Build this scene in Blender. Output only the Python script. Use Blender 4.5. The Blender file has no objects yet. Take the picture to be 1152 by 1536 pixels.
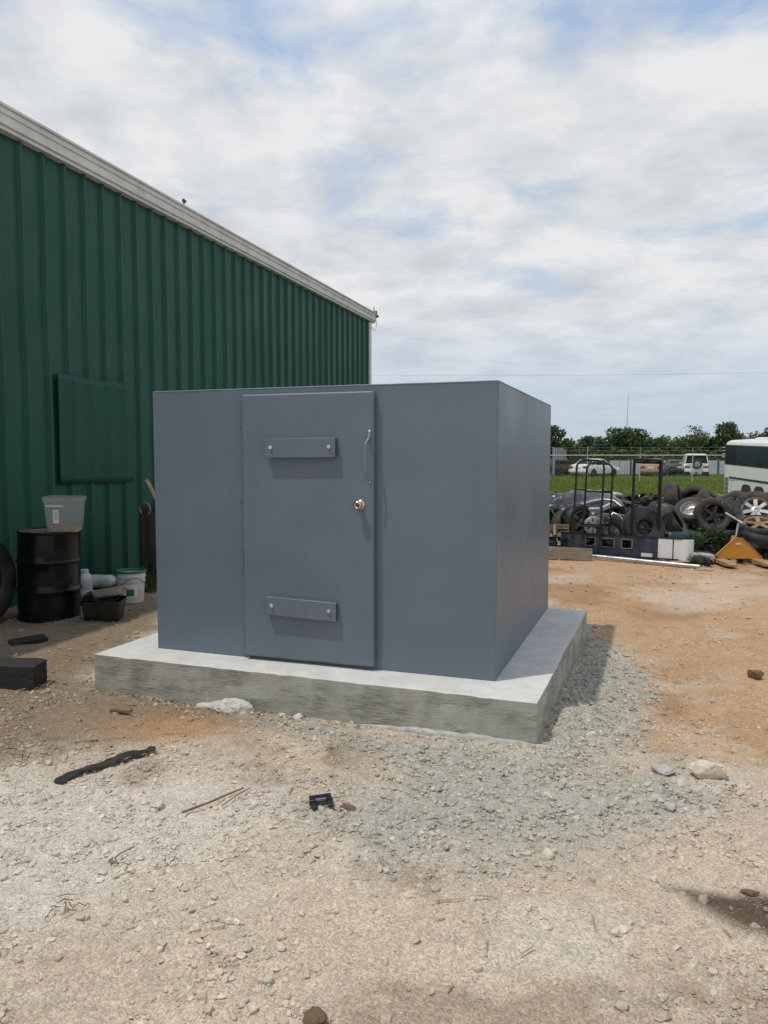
import bpy, bmesh, math, random
import numpy as np
from mathutils import Vector, Matrix, Euler, noise as mnoise

random.seed(7)
RNG = np.random.default_rng(11)
scene = bpy.context.scene
COL = scene.collection
R = math.radians

# ------------------------------------------------------------------ camera
cam_data = bpy.data.cameras.new('camera')
cam_data.sensor_width = 36.0
cam_data.sensor_fit = 'AUTO'
cam_data.lens = 27.0
cam_data.clip_start = 0.05
cam_data.clip_end = 3000.0
cam = bpy.data.objects.new('camera', cam_data)
COL.objects.link(cam)
cam.location = (0, 0, 1.65)
cam.rotation_euler = (R(90) - math.atan(84 / 1152), 0, 0)
scene.camera = cam

# ------------------------------------------------------------------ sky, sun, exposure
SUN_EL = R(69.0)
SUN_TO = Vector((-0.908 * math.cos(SUN_EL), -0.42 * math.cos(SUN_EL), math.sin(SUN_EL))).normalized()
world = bpy.data.worlds.new('World')
scene.world = world
world.use_nodes = True
wt = world.node_tree
wt.nodes.clear()
def wn(t, **kw):
    n = wt.nodes.new(t)
    for k, v in kw.items():
        setattr(n, k, v)
    return n
w_out = wn('ShaderNodeOutputWorld')
w_bg = wn('ShaderNodeBackground')
w_bg.inputs['Strength'].default_value = 0.1
w_sky = wn('ShaderNodeTexSky')
w_sky.sky_type = 'NISHITA'
w_sky.sun_disc = False
w_sky.sun_elevation = SUN_EL
w_sky.sun_rotation = math.atan2(SUN_TO.x, SUN_TO.y)
w_sky.air_density = 1.0
w_sky.dust_density = 1.6
w_sky.ozone_density = 1.0
w_tc = wn('ShaderNodeTexCoord')
w_sep = wn('ShaderNodeSeparateXYZ')
w_zc = wn('ShaderNodeMath', operation='MAXIMUM'); w_zc.inputs[1].default_value = 0.0
w_za = wn('ShaderNodeMath', operation='ADD'); w_za.inputs[1].default_value = 0.16
w_dx = wn('ShaderNodeMath', operation='DIVIDE')
w_dy = wn('ShaderNodeMath', operation='DIVIDE')
w_cmb = wn('ShaderNodeCombineXYZ')
w_cmb.inputs[2].default_value = 23.1
w_n1 = wn('ShaderNodeTexNoise')
w_n1.inputs['Scale'].default_value = 2.6
w_n1.inputs['Detail'].default_value = 8.0
w_n1.inputs['Roughness'].default_value = 0.57
w_n1.inputs['Distortion'].default_value = 0.25
w_r1 = wn('ShaderNodeValToRGB')
w_r1.color_ramp.elements[0].position = 0.285
w_r1.color_ramp.elements[0].color = (0, 0, 0, 1)
w_r1.color_ramp.elements[1].position = 0.50
w_r1.color_ramp.elements[1].color = (1, 1, 1, 1)
w_n2 = wn('ShaderNodeTexNoise')
w_n2.inputs['Scale'].default_value = 3.6
w_n2.inputs['Detail'].default_value = 9.0
w_n2.inputs['Roughness'].default_value = 0.58
w_r2 = wn('ShaderNodeValToRGB')
w_r2.color_ramp.elements[0].position = 0.33
w_r2.color_ramp.elements[0].color = (5.5, 5.75, 6.1, 1)
w_r2.color_ramp.elements[1].position = 0.60
w_r2.color_ramp.elements[1].color = (7.45, 7.5, 7.55, 1)
# haze: the sky pales towards the horizon everywhere, the cloud deck thins into it
w_hz = wn('ShaderNodeMapRange'); w_hz.interpolation_type = 'SMOOTHSTEP'
w_hz.inputs['From Min'].default_value = 0.03
w_hz.inputs['From Max'].default_value = 0.21
w_hz.inputs['To Min'].default_value = 0.16
w_hz.inputs['To Max'].default_value = 0.97
w_mf = wn('ShaderNodeMath', operation='MULTIPLY')
w_blue = wn('ShaderNodeMix', data_type='RGBA'); w_blue.inputs['Factor'].default_value = 0.85
w_bz = wn('ShaderNodeMapRange'); w_bz.inputs['From Min'].default_value = 0.05; w_bz.inputs['From Max'].default_value = 0.45
w_bm = wn('ShaderNodeMix', data_type='RGBA'); w_bm.inputs['A'].default_value = (4.7, 5.7, 6.75, 1); w_bm.inputs['B'].default_value = (3.6, 4.9, 7.0, 1)
w_mix = wn('ShaderNodeMix', data_type='RGBA')
L = wt.links.new
L(w_tc.outputs['Generated'], w_sep.inputs[0])
L(w_sep.outputs['Z'], w_zc.inputs[0]); L(w_zc.outputs[0], w_za.inputs[0])
L(w_sep.outputs['X'], w_dx.inputs[0]); L(w_za.outputs[0], w_dx.inputs[1])
L(w_sep.outputs['Y'], w_dy.inputs[0]); L(w_za.outputs[0], w_dy.inputs[1])
L(w_dx.outputs[0], w_cmb.inputs[0]); L(w_dy.outputs[0], w_cmb.inputs[1])
L(w_cmb.outputs[0], w_n1.inputs['Vector']); L(w_cmb.outputs[0], w_n2.inputs['Vector'])
w_ce = wn('ShaderNodeMath', operation='MULTIPLY_ADD'); w_ce.inputs[1].default_value = -0.30; w_ce.inputs[2].default_value = 0.105
w_ca = wn('ShaderNodeMath', operation='ADD')      # gaps in the deck open up towards the zenith, seen edge-on they close
L(w_zc.outputs[0], w_ce.inputs[0]); L(w_n1.outputs['Fac'], w_ca.inputs[0]); L(w_ce.outputs[0], w_ca.inputs[1])
L(w_ca.outputs[0], w_r1.inputs[0]); L(w_n2.outputs['Fac'], w_r2.inputs[0])
L(w_sep.outputs['Z'], w_hz.inputs['Value'])
L(w_r1.outputs['Color'], w_mf.inputs[0]); L(w_hz.outputs[0], w_mf.inputs[1])
L(w_sep.outputs['Z'], w_bz.inputs['Value']); L(w_bz.outputs[0], w_bm.inputs['Factor']); L(w_bm.outputs['Result'], w_blue.inputs['B'])
L(w_sky.outputs[0], w_blue.inputs['A'])
L(w_blue.outputs['Result'], w_mix.inputs['A']); L(w_r2.outputs['Color'], w_mix.inputs['B'])
L(w_mf.outputs[0], w_mix.inputs['Factor'])
L(w_mix.outputs['Result'], w_bg.inputs['Color'])
L(w_bg.outputs[0], w_out.inputs[0])

sun_data = bpy.data.lights.new('sun', 'SUN')
sun_data.energy = 2.0
sun_data.angle = R(1.2)
sun_data.color = (1.0, 0.965, 0.905)
sun = bpy.data.objects.new('sun', sun_data)
COL.objects.link(sun)
sun.rotation_euler = (-SUN_TO).to_track_quat('-Z', 'Y').to_euler()

scene.view_settings.view_transform = 'Standard'
scene.view_settings.look = 'None'
scene.view_settings.exposure = 0.15
scene.view_settings.gamma = 1.0
scene.view_settings.use_curve_mapping = False

# ------------------------------------------------------------------ helpers
def tag(o, label=None, cat=None, group=None, kind=None):
    if label: o['label'] = label
    if cat: o['category'] = cat
    if group: o['group'] = group
    if kind: o['kind'] = kind
    return o

def empty(name, loc=(0, 0, 0), rot=(0, 0, 0), label=None, cat=None, group=None):
    o = bpy.data.objects.new(name, None)
    COL.objects.link(o)
    o.location = loc
    o.rotation_euler = rot
    o.empty_display_size = 0.1
    return tag(o, label, cat, group)

def copy_tree(o, parent=None):
    c = o.copy()
    COL.objects.link(c)
    c.parent = parent
    for ch in o.children:
        copy_tree(ch, c)
    return c

class MB:
    def __init__(self):
        self.v = []; self.f = []; self.m = []
        self.M = Matrix.Identity(4)
        self.mi = 0
    def at(self, loc=(0, 0, 0), rot=(0, 0, 0)):
        self.M = Matrix.Translation(loc) @ Euler(rot).to_matrix().to_4x4()
        return self
    def _add(self, vs, fs):
        b = len(self.v)
        self.v += [tuple(self.M @ Vector(p)) for p in vs]
        self.f += [tuple(b + i for i in q) for q in fs]
        self.m += [self.mi] * len(fs)
        return self
    def box(self, c, s):
        x, y, z = c; a, b, d = s[0] / 2, s[1] / 2, s[2] / 2
        vs = [(x + i * a, y + j * b, z + k * d) for k in (-1, 1) for j in (-1, 1) for i in (-1, 1)]
        return self._add(vs, [(0, 2, 3, 1), (4, 5, 7, 6), (0, 1, 5, 4), (2, 6, 7, 3), (0, 4, 6, 2), (1, 3, 7, 5)])
    def tube(self, pts, r, n=8, cap=True, closed=False):
        pts = [Vector(p) for p in pts]
        k = len(pts)
        rs = r if isinstance(r, (list, tuple)) else [r] * k
        vs = []; fs = []
        prev = None
        for i, p in enumerate(pts):
            if closed:
                t = (pts[(i + 1) % k] - pts[i - 1])
            else:
                t = pts[min(i + 1, k - 1)] - pts[max(i - 1, 0)]
            t = t.normalized()
            if prev is None:
                a = Vector((0, 0, 1)) if abs(t.z) < 0.9 else Vector((1, 0, 0))
                u = t.cross(a).normalized()
            else:
                u = (prev - t * prev.dot(t)).normalized()
            prev = u
            w = t.cross(u)
            for j in range(n):
                a = 2 * math.pi * j / n
                vs.append(p + (u * math.cos(a) + w * math.sin(a)) * rs[i])
        seg = k if closed else k - 1
        for i in range(seg):
            for j in range(n):
                a = i * n + j; b = i * n + (j + 1) % n
                c = ((i + 1) % k) * n + (j + 1) % n; d = ((i + 1) % k) * n + j
                fs.append((a, b, c, d))
        if cap and not closed:
            fs.append(tuple(reversed(range(n))))
            fs.append(tuple((k - 1) * n + j for j in range(n)))
        return self._add(vs, fs)
    def lathe(self, prof, n=24, mod=None, closed=False, a0=0.0):
        k = len(prof); vs = []; fs = []
        for i in range(n):
            a = a0 + 2 * math.pi * i / n
            for j, (r, z) in enumerate(prof):
                if mod: r, z = mod(i, j, r, z)
                vs.append((r * math.cos(a), r * math.sin(a), z))
        for i in range(n):
            i2 = (i + 1) % n
            for j in range(k if closed else k - 1):
                j2 = (j + 1) % k
                fs.append((i * k + j, i2 * k + j, i2 * k + j2, i * k + j2))
        return self._add(vs, fs)
    def loft(self, rings, cap=True, closed=True):
        n = len(rings[0]); vs = [p for r in rings for p in r]; fs = []
        for i in range(len(rings) - 1):
            for j in range(n if closed else n - 1):
                j2 = (j + 1) % n
                fs.append((i * n + j, i * n + j2, (i + 1) * n + j2, (i + 1) * n + j))
        if cap:
            fs.append(tuple(reversed(range(n))))
            fs.append(tuple((len(rings) - 1) * n + j for j in range(n)))
        return self._add(vs, fs)
    def prism(self, poly, z0, z1):
        n = len(poly)
        vs = [(x, y, z0) for x, y in poly] + [(x, y, z1) for x, y in poly]
        fs = [tuple(reversed(range(n))), tuple(range(n, 2 * n))]
        fs += [(i, (i + 1) % n, n + (i + 1) % n, n + i) for i in range(n)]
        return self._add(vs, fs)
    def build(self, name, mats, parent=None, smooth=None, bevel=0.0, bseg=2, loc=None, rot=None):
        me = bpy.data.meshes.new(name)
        me.from_pydata(self.v, [], self.f)
        if not isinstance(mats, (list, tuple)): mats = [mats]
        for m in mats: me.materials.append(m)
        if len(mats) > 1: me.polygons.foreach_set('material_index', self.m)
        bm = bmesh.new(); bm.from_mesh(me)
        bmesh.ops.recalc_face_normals(bm, faces=bm.faces)
        bm.to_mesh(me); bm.free()
        if smooth is not None:
            me.polygons.foreach_set('use_smooth', [True] * len(me.polygons))
            me.set_sharp_from_angle(angle=R(smooth))
        o = bpy.data.objects.new(name, me)
        COL.objects.link(o)
        if parent: o.parent = parent
        if loc: o.location = loc
        if rot: o.rotation_euler = rot
        if bevel:
            b = o.modifiers.new('bevel', 'BEVEL'); b.width = bevel; b.segments = bseg; b.limit_method = 'ANGLE'; b.angle_limit = R(35)
            if smooth is None:
                me.polygons.foreach_set('use_smooth', [True] * len(me.polygons))
                me.set_sharp_from_angle(angle=R(35))
        return o

def np_mesh(name, verts, tris, mat, parent=None, col=None, nper=3, smooth=False):
    me = bpy.data.meshes.new(name)
    verts = np.asarray(verts, np.float32); tris = np.asarray(tris, np.int32)
    me.vertices.add(len(verts)); me.vertices.foreach_set('co', verts.ravel())
    me.loops.add(tris.size); me.loops.foreach_set('vertex_index', tris.ravel())
    me.polygons.add(len(tris))
    me.polygons.foreach_set('loop_start', np.arange(0, tris.size, nper, dtype=np.int32))
    me.polygons.foreach_set('loop_total', np.full(len(tris), nper, np.int32))
    me.polygons.foreach_set('use_smooth', np.full(len(tris), smooth))
    me.update(calc_edges=True)
    if col is not None:
        a = me.color_attributes.new('tint', 'FLOAT_COLOR', 'POINT')
        c = np.ones((len(verts), 4), np.float32); c[:, :3] = col
        a.data.foreach_set('color', c.ravel())
    me.materials.append(mat)
    o = bpy.data.objects.new(name, me); COL.objects.link(o)
    if parent: o.parent = parent
    return o

def vnoise(x, y, seed=0):
    xi = np.floor(x).astype(np.int64); yi = np.floor(y).astype(np.int64)
    xf = x - xi; yf = y - yi
    u = xf * xf * (3 - 2 * xf); v = yf * yf * (3 - 2 * yf)
    def h(a, b):
        n = (a * 374761393 + b * 668265263 + seed * 974711 + 12345) & 0x7fffffff
        n = ((n ^ (n >> 13)) * 1274126177) & 0x7fffffff
        n = n ^ (n >> 16)
        return (n % 100003) / 100003.0
    return (h(xi, yi) * (1 - u) + h(xi + 1, yi) * u) * (1 - v) + (h(xi, yi + 1) * (1 - u) + h(xi + 1, yi + 1) * u) * v
def fbm(x, y, seed=0, oct=4, gain=0.5):
    s = 0; a = 1; t = 0
    for i in range(oct):
        s = s + a * vnoise(x * 2 ** i + 17.3 * i, y * 2 ** i - 9.1 * i, seed + i); t += a; a *= gain
    return s / t
def sstep(a, b, x):
    t = np.clip((x - a) / (b - a), 0, 1); return t * t * (3 - 2 * t)
def poly_sd(px, py, poly):
    """signed distance, negative inside"""
    d = np.full(px.shape, 1e9); ins = np.zeros(px.shape, bool)
    n = len(poly)
    for i in range(n):
        ax, ay = poly[i]; bx, by = poly[(i + 1) % n]
        ex, ey = bx - ax, by - ay
        t = np.clip(((px - ax) * ex + (py - ay) * ey) / (ex * ex + ey * ey), 0, 1)
        d = np.minimum(d, np.hypot(px - ax - t * ex, py - ay - t * ey))
        c = ((ay > py) != (by > py)) & (px < ex * (py - ay) / (ey if ey else 1e-9) + ax)
        ins ^= c
    return np.where(ins, -d, d)

# ------------------------------------------------------------------ materials
def new_mat(name):
    m = bpy.data.materials.new(name); m.use_nodes = True
    nt = m.node_tree
    return m, nt, nt.nodes['Principled BSDF']
def mat(name, col, rough=0.6, metal=0.0, var=0.18, scale=6.0, bump=0.0, bscale=60.0, dirt=None, dirt_amt=0.0, dscale=3.0, coat=0.0, stretch=(1, 1, 1), spec=None, rvar=0.1, detail=5.0):
    m, nt, p = new_mat(name)
    n = nt.nodes.new; l = nt.links.new
    tc = n('ShaderNodeTexCoord'); mp = n('ShaderNodeMapping'); mp.inputs['Scale'].default_value = stretch
    l(tc.outputs['Object'], mp.inputs['Vector'])
    nz = n('ShaderNodeTexNoise'); nz.inputs['Scale'].default_value = scale; nz.inputs['Detail'].default_value = detail
    l(mp.outputs[0], nz.inputs['Vector'])
    mr = n('ShaderNodeMapRange')
    mr.inputs['From Min'].default_value = 0.25; mr.inputs['From Max'].default_value = 0.75
    mr.inputs['To Min'].default_value = 1 - var; mr.inputs['To Max'].default_value = 1 + var
    l(nz.outputs['Fac'], mr.inputs['Value'])
    mx = n('ShaderNodeMix'); mx.data_type = 'RGBA'; mx.blend_type = 'MULTIPLY'; mx.inputs['Factor'].default_value = 1
    mx.inputs['A'].default_value = (*col, 1)
    l(mr.outputs[0], mx.inputs['B'])
    out = mx.outputs['Result']
    if dirt:
        n2 = n('ShaderNodeTexNoise'); n2.inputs['Scale'].default_value = dscale; n2.inputs['Detail'].default_value = 8; n2.inputs['Roughness'].default_value = 0.62
        l(tc.outputs['Object'], n2.inputs['Vector'])
        r2 = n('ShaderNodeMapRange'); r2.inputs['From Min'].default_value = 0.45; r2.inputs['From Max'].default_value = 0.68
        r2.inputs['To Max'].default_value = dirt_amt
        l(n2.outputs['Fac'], r2.inputs['Value'])
        m2 = n('ShaderNodeMix'); m2.data_type = 'RGBA'; m2.inputs['B'].default_value = (*dirt, 1)
        l(r2.outputs[0], m2.inputs['Factor']); l(out, m2.inputs['A'])
        out = m2.outputs['Result']
    l(out, p.inputs['Base Color'])
    rr = n('ShaderNodeMapRange'); rr.inputs['From Min'].default_value = 0.3; rr.inputs['From Max'].default_value = 0.7
    rr.inputs['To Min'].default_value = max(rough - rvar, 0.02); rr.inputs['To Max'].default_value = min(rough + rvar, 1)
    l(nz.outputs['Fac'], rr.inputs['Value']); l(rr.outputs[0], p.inputs['Roughness'])
    p.inputs['Metallic'].default_value = metal
    if coat: p.inputs['Coat Weight'].default_value = coat
    if spec is not None: p.inputs['Specular IOR Level'].default_value = spec
    if bump:
        nb = n('ShaderNodeTexNoise'); nb.inputs['Scale'].default_value = bscale; nb.inputs['Detail'].default_value = 4
        l(mp.outputs[0], nb.inputs['Vector'])
        b = n('ShaderNodeBump'); b.inputs['Strength'].default_value = bump; b.inputs['Distance'].default_value = 0.02
        l(nb.outputs['Fac'], b.inputs['Height']); l(b.outputs[0], p.inputs['Normal'])
    return m

def tint_mat(name, rough=0.95, scale=90.0, lo=0.72, hi=1.25, bump=0.5, speck=True):
    m, nt, p = new_mat(name)
    n = nt.nodes.new; l = nt.links.new
    at = n('ShaderNodeAttribute'); at.attribute_name = 'tint'
    tc = n('ShaderNodeTexCoord')
    nz = n('ShaderNodeTexNoise'); nz.inputs['Scale'].default_value = scale; nz.inputs['Detail'].default_value = 6; nz.inputs['Roughness'].default_value = 0.65
    l(tc.outputs['Object'], nz.inputs['Vector'])
    mr = n('ShaderNodeMapRange'); mr.inputs['From Min'].default_value = 0.3; mr.inputs['From Max'].default_value = 0.7
    mr.inputs['To Min'].default_value = lo; mr.inputs['To Max'].default_value = hi
    l(nz.outputs['Fac'], mr.inputs['Value'])
    mx = n('ShaderNodeMix'); mx.data_type = 'RGBA'; mx.blend_type = 'MULTIPLY'; mx.inputs['Factor'].default_value = 1
    l(at.outputs['Color'], mx.inputs['A']); l(mr.outputs[0], mx.inputs['B'])
    out = mx.outputs['Result']
    h = nz.outputs['Fac']
    if speck:
        vo = n('ShaderNodeTexVoronoi'); vo.inputs['Scale'].default_value = 130
        l(tc.outputs['Object'], vo.inputs['Vector'])
        sp = n('ShaderNodeSeparateColor'); l(vo.outputs['Color'], sp.inputs[0])
        r2 = n('ShaderNodeMapRange'); r2.inputs['To Min'].default_value = 0.78; r2.inputs['To Max'].default_value = 1.26
        l(sp.outputs[0], r2.inputs['Value'])
        m2 = n('ShaderNodeMix'); m2.data_type = 'RGBA'; m2.blend_type = 'MULTIPLY'; m2.inputs['Factor'].default_value = 1
        l(out, m2.inputs['A']); l(r2.outputs[0], m2.inputs['B']); out = m2.outputs['Result']
        ad = n('ShaderNodeMath'); ad.operation = 'ADD'
        l(nz.outputs['Fac'], ad.inputs[0])
        ml = n('ShaderNodeMath'); ml.operation = 'MULTIPLY'; ml.inputs[1].default_value = -0.6
        l(vo.outputs['Distance'], ml.inputs[0]); l(ml.outputs[0], ad.inputs[1]); h = ad.outputs[0]
    l(out, p.inputs['Base Color'])
    p.inputs['Roughness'].default_value = rough
    p.inputs['Specular IOR Level'].default_value = 0.2
    if bump:
        b = n('ShaderNodeBump'); b.inputs['Strength'].default_value = bump; b.inputs['Distance'].default_value = 0.012
        l(h, b.inputs['Height']); l(b.outputs[0], p.inputs['Normal'])
    return m

def leaf_mat(name, c1, c2, scale=1.2, trans=0.25):
    m, nt, p = new_mat(name)
    n = nt.nodes.new; l = nt.links.new
    tc = n('ShaderNodeTexCoord')
    nz = n('ShaderNodeTexNoise'); nz.inputs['Scale'].default_value = scale; nz.inputs['Detail'].default_value = 4
    l(tc.outputs['Object'], nz.inputs['Vector'])
    mr = n('ShaderNodeMapRange'); mr.inputs['From Min'].default_value = 0.33; mr.inputs['From Max'].default_value = 0.67
    l(nz.outputs['Fac'], mr.inputs['Value'])
    mx = n('ShaderNodeMix'); mx.data_type = 'RGBA'; mx.inputs['A'].default_value = (*c1, 1); mx.inputs['B'].default_value = (*c2, 1)
    l(mr.outputs[0], mx.inputs['Factor']); l(mx.outputs['Result'], p.inputs['Base Color'])
    p.inputs['Roughness'].default_value = 0.65
    p.inputs['Specular IOR Level'].default_value = 0.25
    tr = n('ShaderNodeBsdfTranslucent'); l(mx.outputs['Result'], tr.inputs['Color'])
    ms = n('ShaderNodeMixShader'); ms.inputs[0].default_value = trans
    l(p.outputs[0], ms.inputs[1]); l(tr.outputs[0], ms.inputs[2])
    l(ms.outputs[0], nt.nodes['Material Output'].inputs['Surface'])
    return m

def board_formed_concrete():
    m, nt, p = new_mat('board_formed_concrete')
    n = nt.nodes.new; l = nt.links.new
    tc = n('ShaderNodeTexCoord')
    def noise(sc, stretch, det=5, rough=0.6):
        mp = n('ShaderNodeMapping'); mp.inputs['Scale'].default_value = stretch
        l(tc.outputs['Object'], mp.inputs['Vector'])
        z = n('ShaderNodeTexNoise'); z.inputs['Scale'].default_value = sc; z.inputs['Detail'].default_value = det; z.inputs['Roughness'].default_value = rough
        l(mp.outputs[0], z.inputs['Vector']); return z.outputs['Fac']
    def rng(v, a, b, c, d):
        r = n('ShaderNodeMapRange'); r.inputs['From Min'].default_value = a; r.inputs['From Max'].default_value = b
        r.inputs['To Min'].default_value = c; r.inputs['To Max'].default_value = d; l(v, r.inputs['Value']); return r.outputs[0]
    def mix(f, a, b):
        x = n('ShaderNodeMix'); x.data_type = 'RGBA'
        l(f, x.inputs['Factor'])
        for s, v in (('A', a), ('B', b)):
            if isinstance(v, tuple): x.inputs[s].default_value = (*v, 1)
            else: l(v, x.inputs[s])
        return x.outputs['Result']
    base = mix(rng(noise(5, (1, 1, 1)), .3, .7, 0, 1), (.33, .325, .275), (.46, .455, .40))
    grain = noise(3.0, (2.6, 2.6, 34), 7, .66)
    blot = noise(2.6, (1, 1, 2.6), 4)
    ga = n('ShaderNodeMath'); ga.operation = 'MULTIPLY'
    l(rng(grain, .40, .58, 0.1, 1), ga.inputs[0]); l(rng(blot, .46, .56, 0.05, 1.0), ga.inputs[1])
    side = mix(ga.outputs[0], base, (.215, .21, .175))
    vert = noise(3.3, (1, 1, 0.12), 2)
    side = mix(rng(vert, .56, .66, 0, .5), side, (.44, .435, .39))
    # red soil splashes low on the face
    red = noise(3.4, (1, 1, 1.2), 5)
    side = mix(rng(red, .62, .74, 0, .55), side, (.30, .20, .12))
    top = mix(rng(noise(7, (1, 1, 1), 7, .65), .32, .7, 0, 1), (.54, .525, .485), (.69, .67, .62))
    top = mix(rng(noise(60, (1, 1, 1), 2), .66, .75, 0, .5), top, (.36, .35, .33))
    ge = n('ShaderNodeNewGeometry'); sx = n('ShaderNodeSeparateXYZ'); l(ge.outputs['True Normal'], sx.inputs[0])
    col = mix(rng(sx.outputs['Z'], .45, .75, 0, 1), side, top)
    l(col, p.inputs['Base Color'])
    p.inputs['Roughness'].default_value = 0.9
    p.inputs['Specular IOR Level'].default_value = 0.25
    hb = n('ShaderNodeMath'); hb.operation = 'ADD'; l(grain, hb.inputs[0]); l(noise(70, (1, 1, 1), 3), hb.inputs[1])
    b = n('ShaderNodeBump'); b.inputs['Strength'].default_value = .35; b.inputs['Distance'].default_value = .012
    l(hb.outputs[0], b.inputs['Height']); l(b.outputs[0], p.inputs['Normal'])
    return m

M_paint = mat('grey_blue_paint', (.130, .164, .200), rough=.42, var=.06, scale=2.2, bump=.05, bscale=26, rvar=.06, dirt=(.23, .22, .20), dirt_amt=.10, dscale=2.3, spec=.45)
M_zinc = mat('zinc_bolt', (.62, .64, .66), rough=.3, metal=.9, var=.2, scale=60)
M_brass = mat('worn_brass', (.50, .44, .34), rough=.27, metal=1, var=.25, scale=40)
M_handle = mat('painted_handle', (.21, .235, .262), rough=.3, metal=.15, var=.15, scale=30)
M_keyhole = mat('dark_keyhole', (.09, .065, .045), rough=.5, metal=.5)
M_conc = board_formed_concrete()
M_concl = mat('spilled_concrete', (.56, .54, .485), rough=.95, var=.16, scale=16, bump=.5, bscale=55)
M_green = mat('green_steel_sheet', (.0135, .076, .052), rough=.45, var=.16, scale=1.1, bump=.03, bscale=8, dirt=(.035, .100, .075), dirt_amt=.45, dscale=1.3, stretch=(1, 1, .35), spec=.25)
M_green2 = mat('patch_green_sheet', (.012, .066, .046), rough=.5, var=.14, scale=1.6, dirt=(.03, .085, .065), dirt_amt=.35, dscale=2.5, spec=.2)
M_trim = mat('pale_trim', (.63, .63, .61), rough=.5, var=.1, scale=3, dirt=(.38, .36, .32), dirt_amt=.45, dscale=4)
M_black = mat('black_drum_paint', (.006, .006, .007), rough=.28, var=.3, scale=5, dirt=(.018, .017, .016), dirt_amt=.4, dscale=5, spec=.3)
M_drumtop = mat('drum_top', (.22, .20, .17), rough=.3, metal=.3, var=.3, scale=6, dirt=(.13, .07, .03), dirt_amt=.8, dscale=7)
M_rubber = mat('tyre_rubber', (.020, .019, .018), rough=.72, var=.3, scale=9, bump=.25, bscale=70, dirt=(.10, .075, .05), dirt_amt=.55, dscale=4)
M_rubber_d = mat('dusty_rubber', (.038, .034, .030), rough=.85, var=.35, scale=7, bump=.3, bscale=60, dirt=(.15, .11, .075), dirt_amt=.6, dscale=5)
M_rubber_k = mat('black_rubber', (.014, .014, .014), rough=.6, var=.3, scale=9, bump=.2, bscale=70, dirt=(.06, .05, .04), dirt_amt=.4, dscale=5)
M_rimst = mat('grey_steel_rim', (.22, .21, .2), rough=.5, metal=.5, var=.25, dirt=(.16, .09, .05), dirt_amt=.6, dscale=8)
M_alloy = mat('silver_alloy', (.44, .43, .41), rough=.33, metal=.7, var=.15, dirt=(.35, .26, .18), dirt_amt=.4, dscale=9)
M_rustrim = mat('rusty_rim', (.26, .165, .09), rough=.75, metal=.2, var=.3, dirt=(.36, .27, .18), dirt_amt=.6, dscale=9)
M_darkmetal = mat('black_steel_tube', (.018, .018, .019), rough=.45, metal=.2, var=.3, scale=12)
M_navy = mat('navy_paint', (.030, .037, .065), rough=.45, var=.25, scale=4, dirt=(.11, .10, .10), dirt_amt=.55, dscale=5)
M_white = mat('white_panel', (.72, .72, .70), rough=.45, var=.07, scale=5, dirt=(.45, .42, .37), dirt_amt=.35, dscale=6)
M_alum = mat('aluminium_pipe', (.6, .61, .62), rough=.32, metal=.8, var=.15, scale=10)
M_wood_g = mat('grey_weathered_wood', (.22, .175, .13), rough=.9, var=.35, scale=5, stretch=(1, 8, 8), bump=.4, bscale=14)
M_wood_p = mat('pale_weathered_wood', (.42, .34, .25), rough=.9, var=.4, scale=6, stretch=(8, 8, 1), bump=.4, bscale=14)
M_wood_k = mat('tarred_timber', (.022, .019, .016), rough=.8, var=.4, scale=6, stretch=(1, 7, 7), bump=.5, bscale=16)
M_orange = mat('orange_jack_paint', (.60, .25, .025), rough=.5, var=.1, scale=6, dirt=(.38, .16, .03), dirt_amt=.5, dscale=7)
M_orange_w = mat('worn_orange_paint', (.36, .215, .105), rough=.65, var=.2, scale=14, dirt=(.30, .17, .08), dirt_amt=.8, dscale=10)
M_plast_w = mat('white_plastic', (.62, .63, .60), rough=.45, var=.1, scale=12, dirt=(.40, .36, .28), dirt_amt=.5, dscale=9)
M_plast_k = mat('black_plastic', (.012, .012, .012), rough=.4, var=.3, scale=12, dirt=(.05, .045, .04), dirt_amt=.4, dscale=9)
M_plast_g = mat('green_plastic', (.02, .16, .10), rough=.4, var=.2, scale=12)
M_print = mat('grey_print', (.16, .17, .20), rough=.7, var=.1)
M_paper = mat('paper_label', (.72, .72, .70), rough=.8, var=.05, scale=30)
M_steelpan = mat('stainless_pan', (.50, .49, .46), rough=.3, metal=.4, var=.2, scale=14, dirt=(.2, .18, .14), dirt_amt=.4, dscale=10)
M_rock = mat('pale_limestone', (.68, .60, .49), rough=.95, var=.22, scale=16, bump=.7, bscale=45, dirt=(.36, .25, .15), dirt_amt=.45, dscale=14)
M_rockg = mat('grey_rock', (.44, .43, .40), rough=.92, var=.22, scale=18, bump=.6, bscale=45)
M_rockw = mat('whitish_rock', (.60, .55, .47), rough=.92, var=.15, scale=18, bump=.5, bscale=45)
M_rockb = mat('brown_rock', (.17, .10, .055), rough=.85, var=.3, scale=24, bump=.5, bscale=55, dirt=(.05, .035, .02), dirt_amt=.6, dscale=18)
M_bark = mat('tree_bark', (.09, .07, .05), rough=.95, var=.3, scale=3)
M_gal = mat('galvanised_sheet', (.50, .53, .58), rough=.45, metal=.35, var=.16, scale=.8, dirt=(.26, .25, .25), dirt_amt=.5, dscale=1.2)
M_galw = mat('whitewashed_sheet', (.50, .54, .58), rough=.6, var=.12, scale=.8, dirt=(.32, .31, .3), dirt_amt=.4, dscale=1.2)
M_glass = mat('dark_vehicle_glass', (.008, .011, .012), rough=.15, var=.2, scale=2, spec=.04)
M_glass2 = mat('grey_green_glass', (.020, .028, .030), rough=.15, var=.2, scale=2, spec=.04)
M_buswhite = mat('bus_white', (.66, .66, .63), rough=.4, var=.06, scale=1.5, dirt=(.46, .42, .36), dirt_amt=.35, dscale=1.5)
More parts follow.
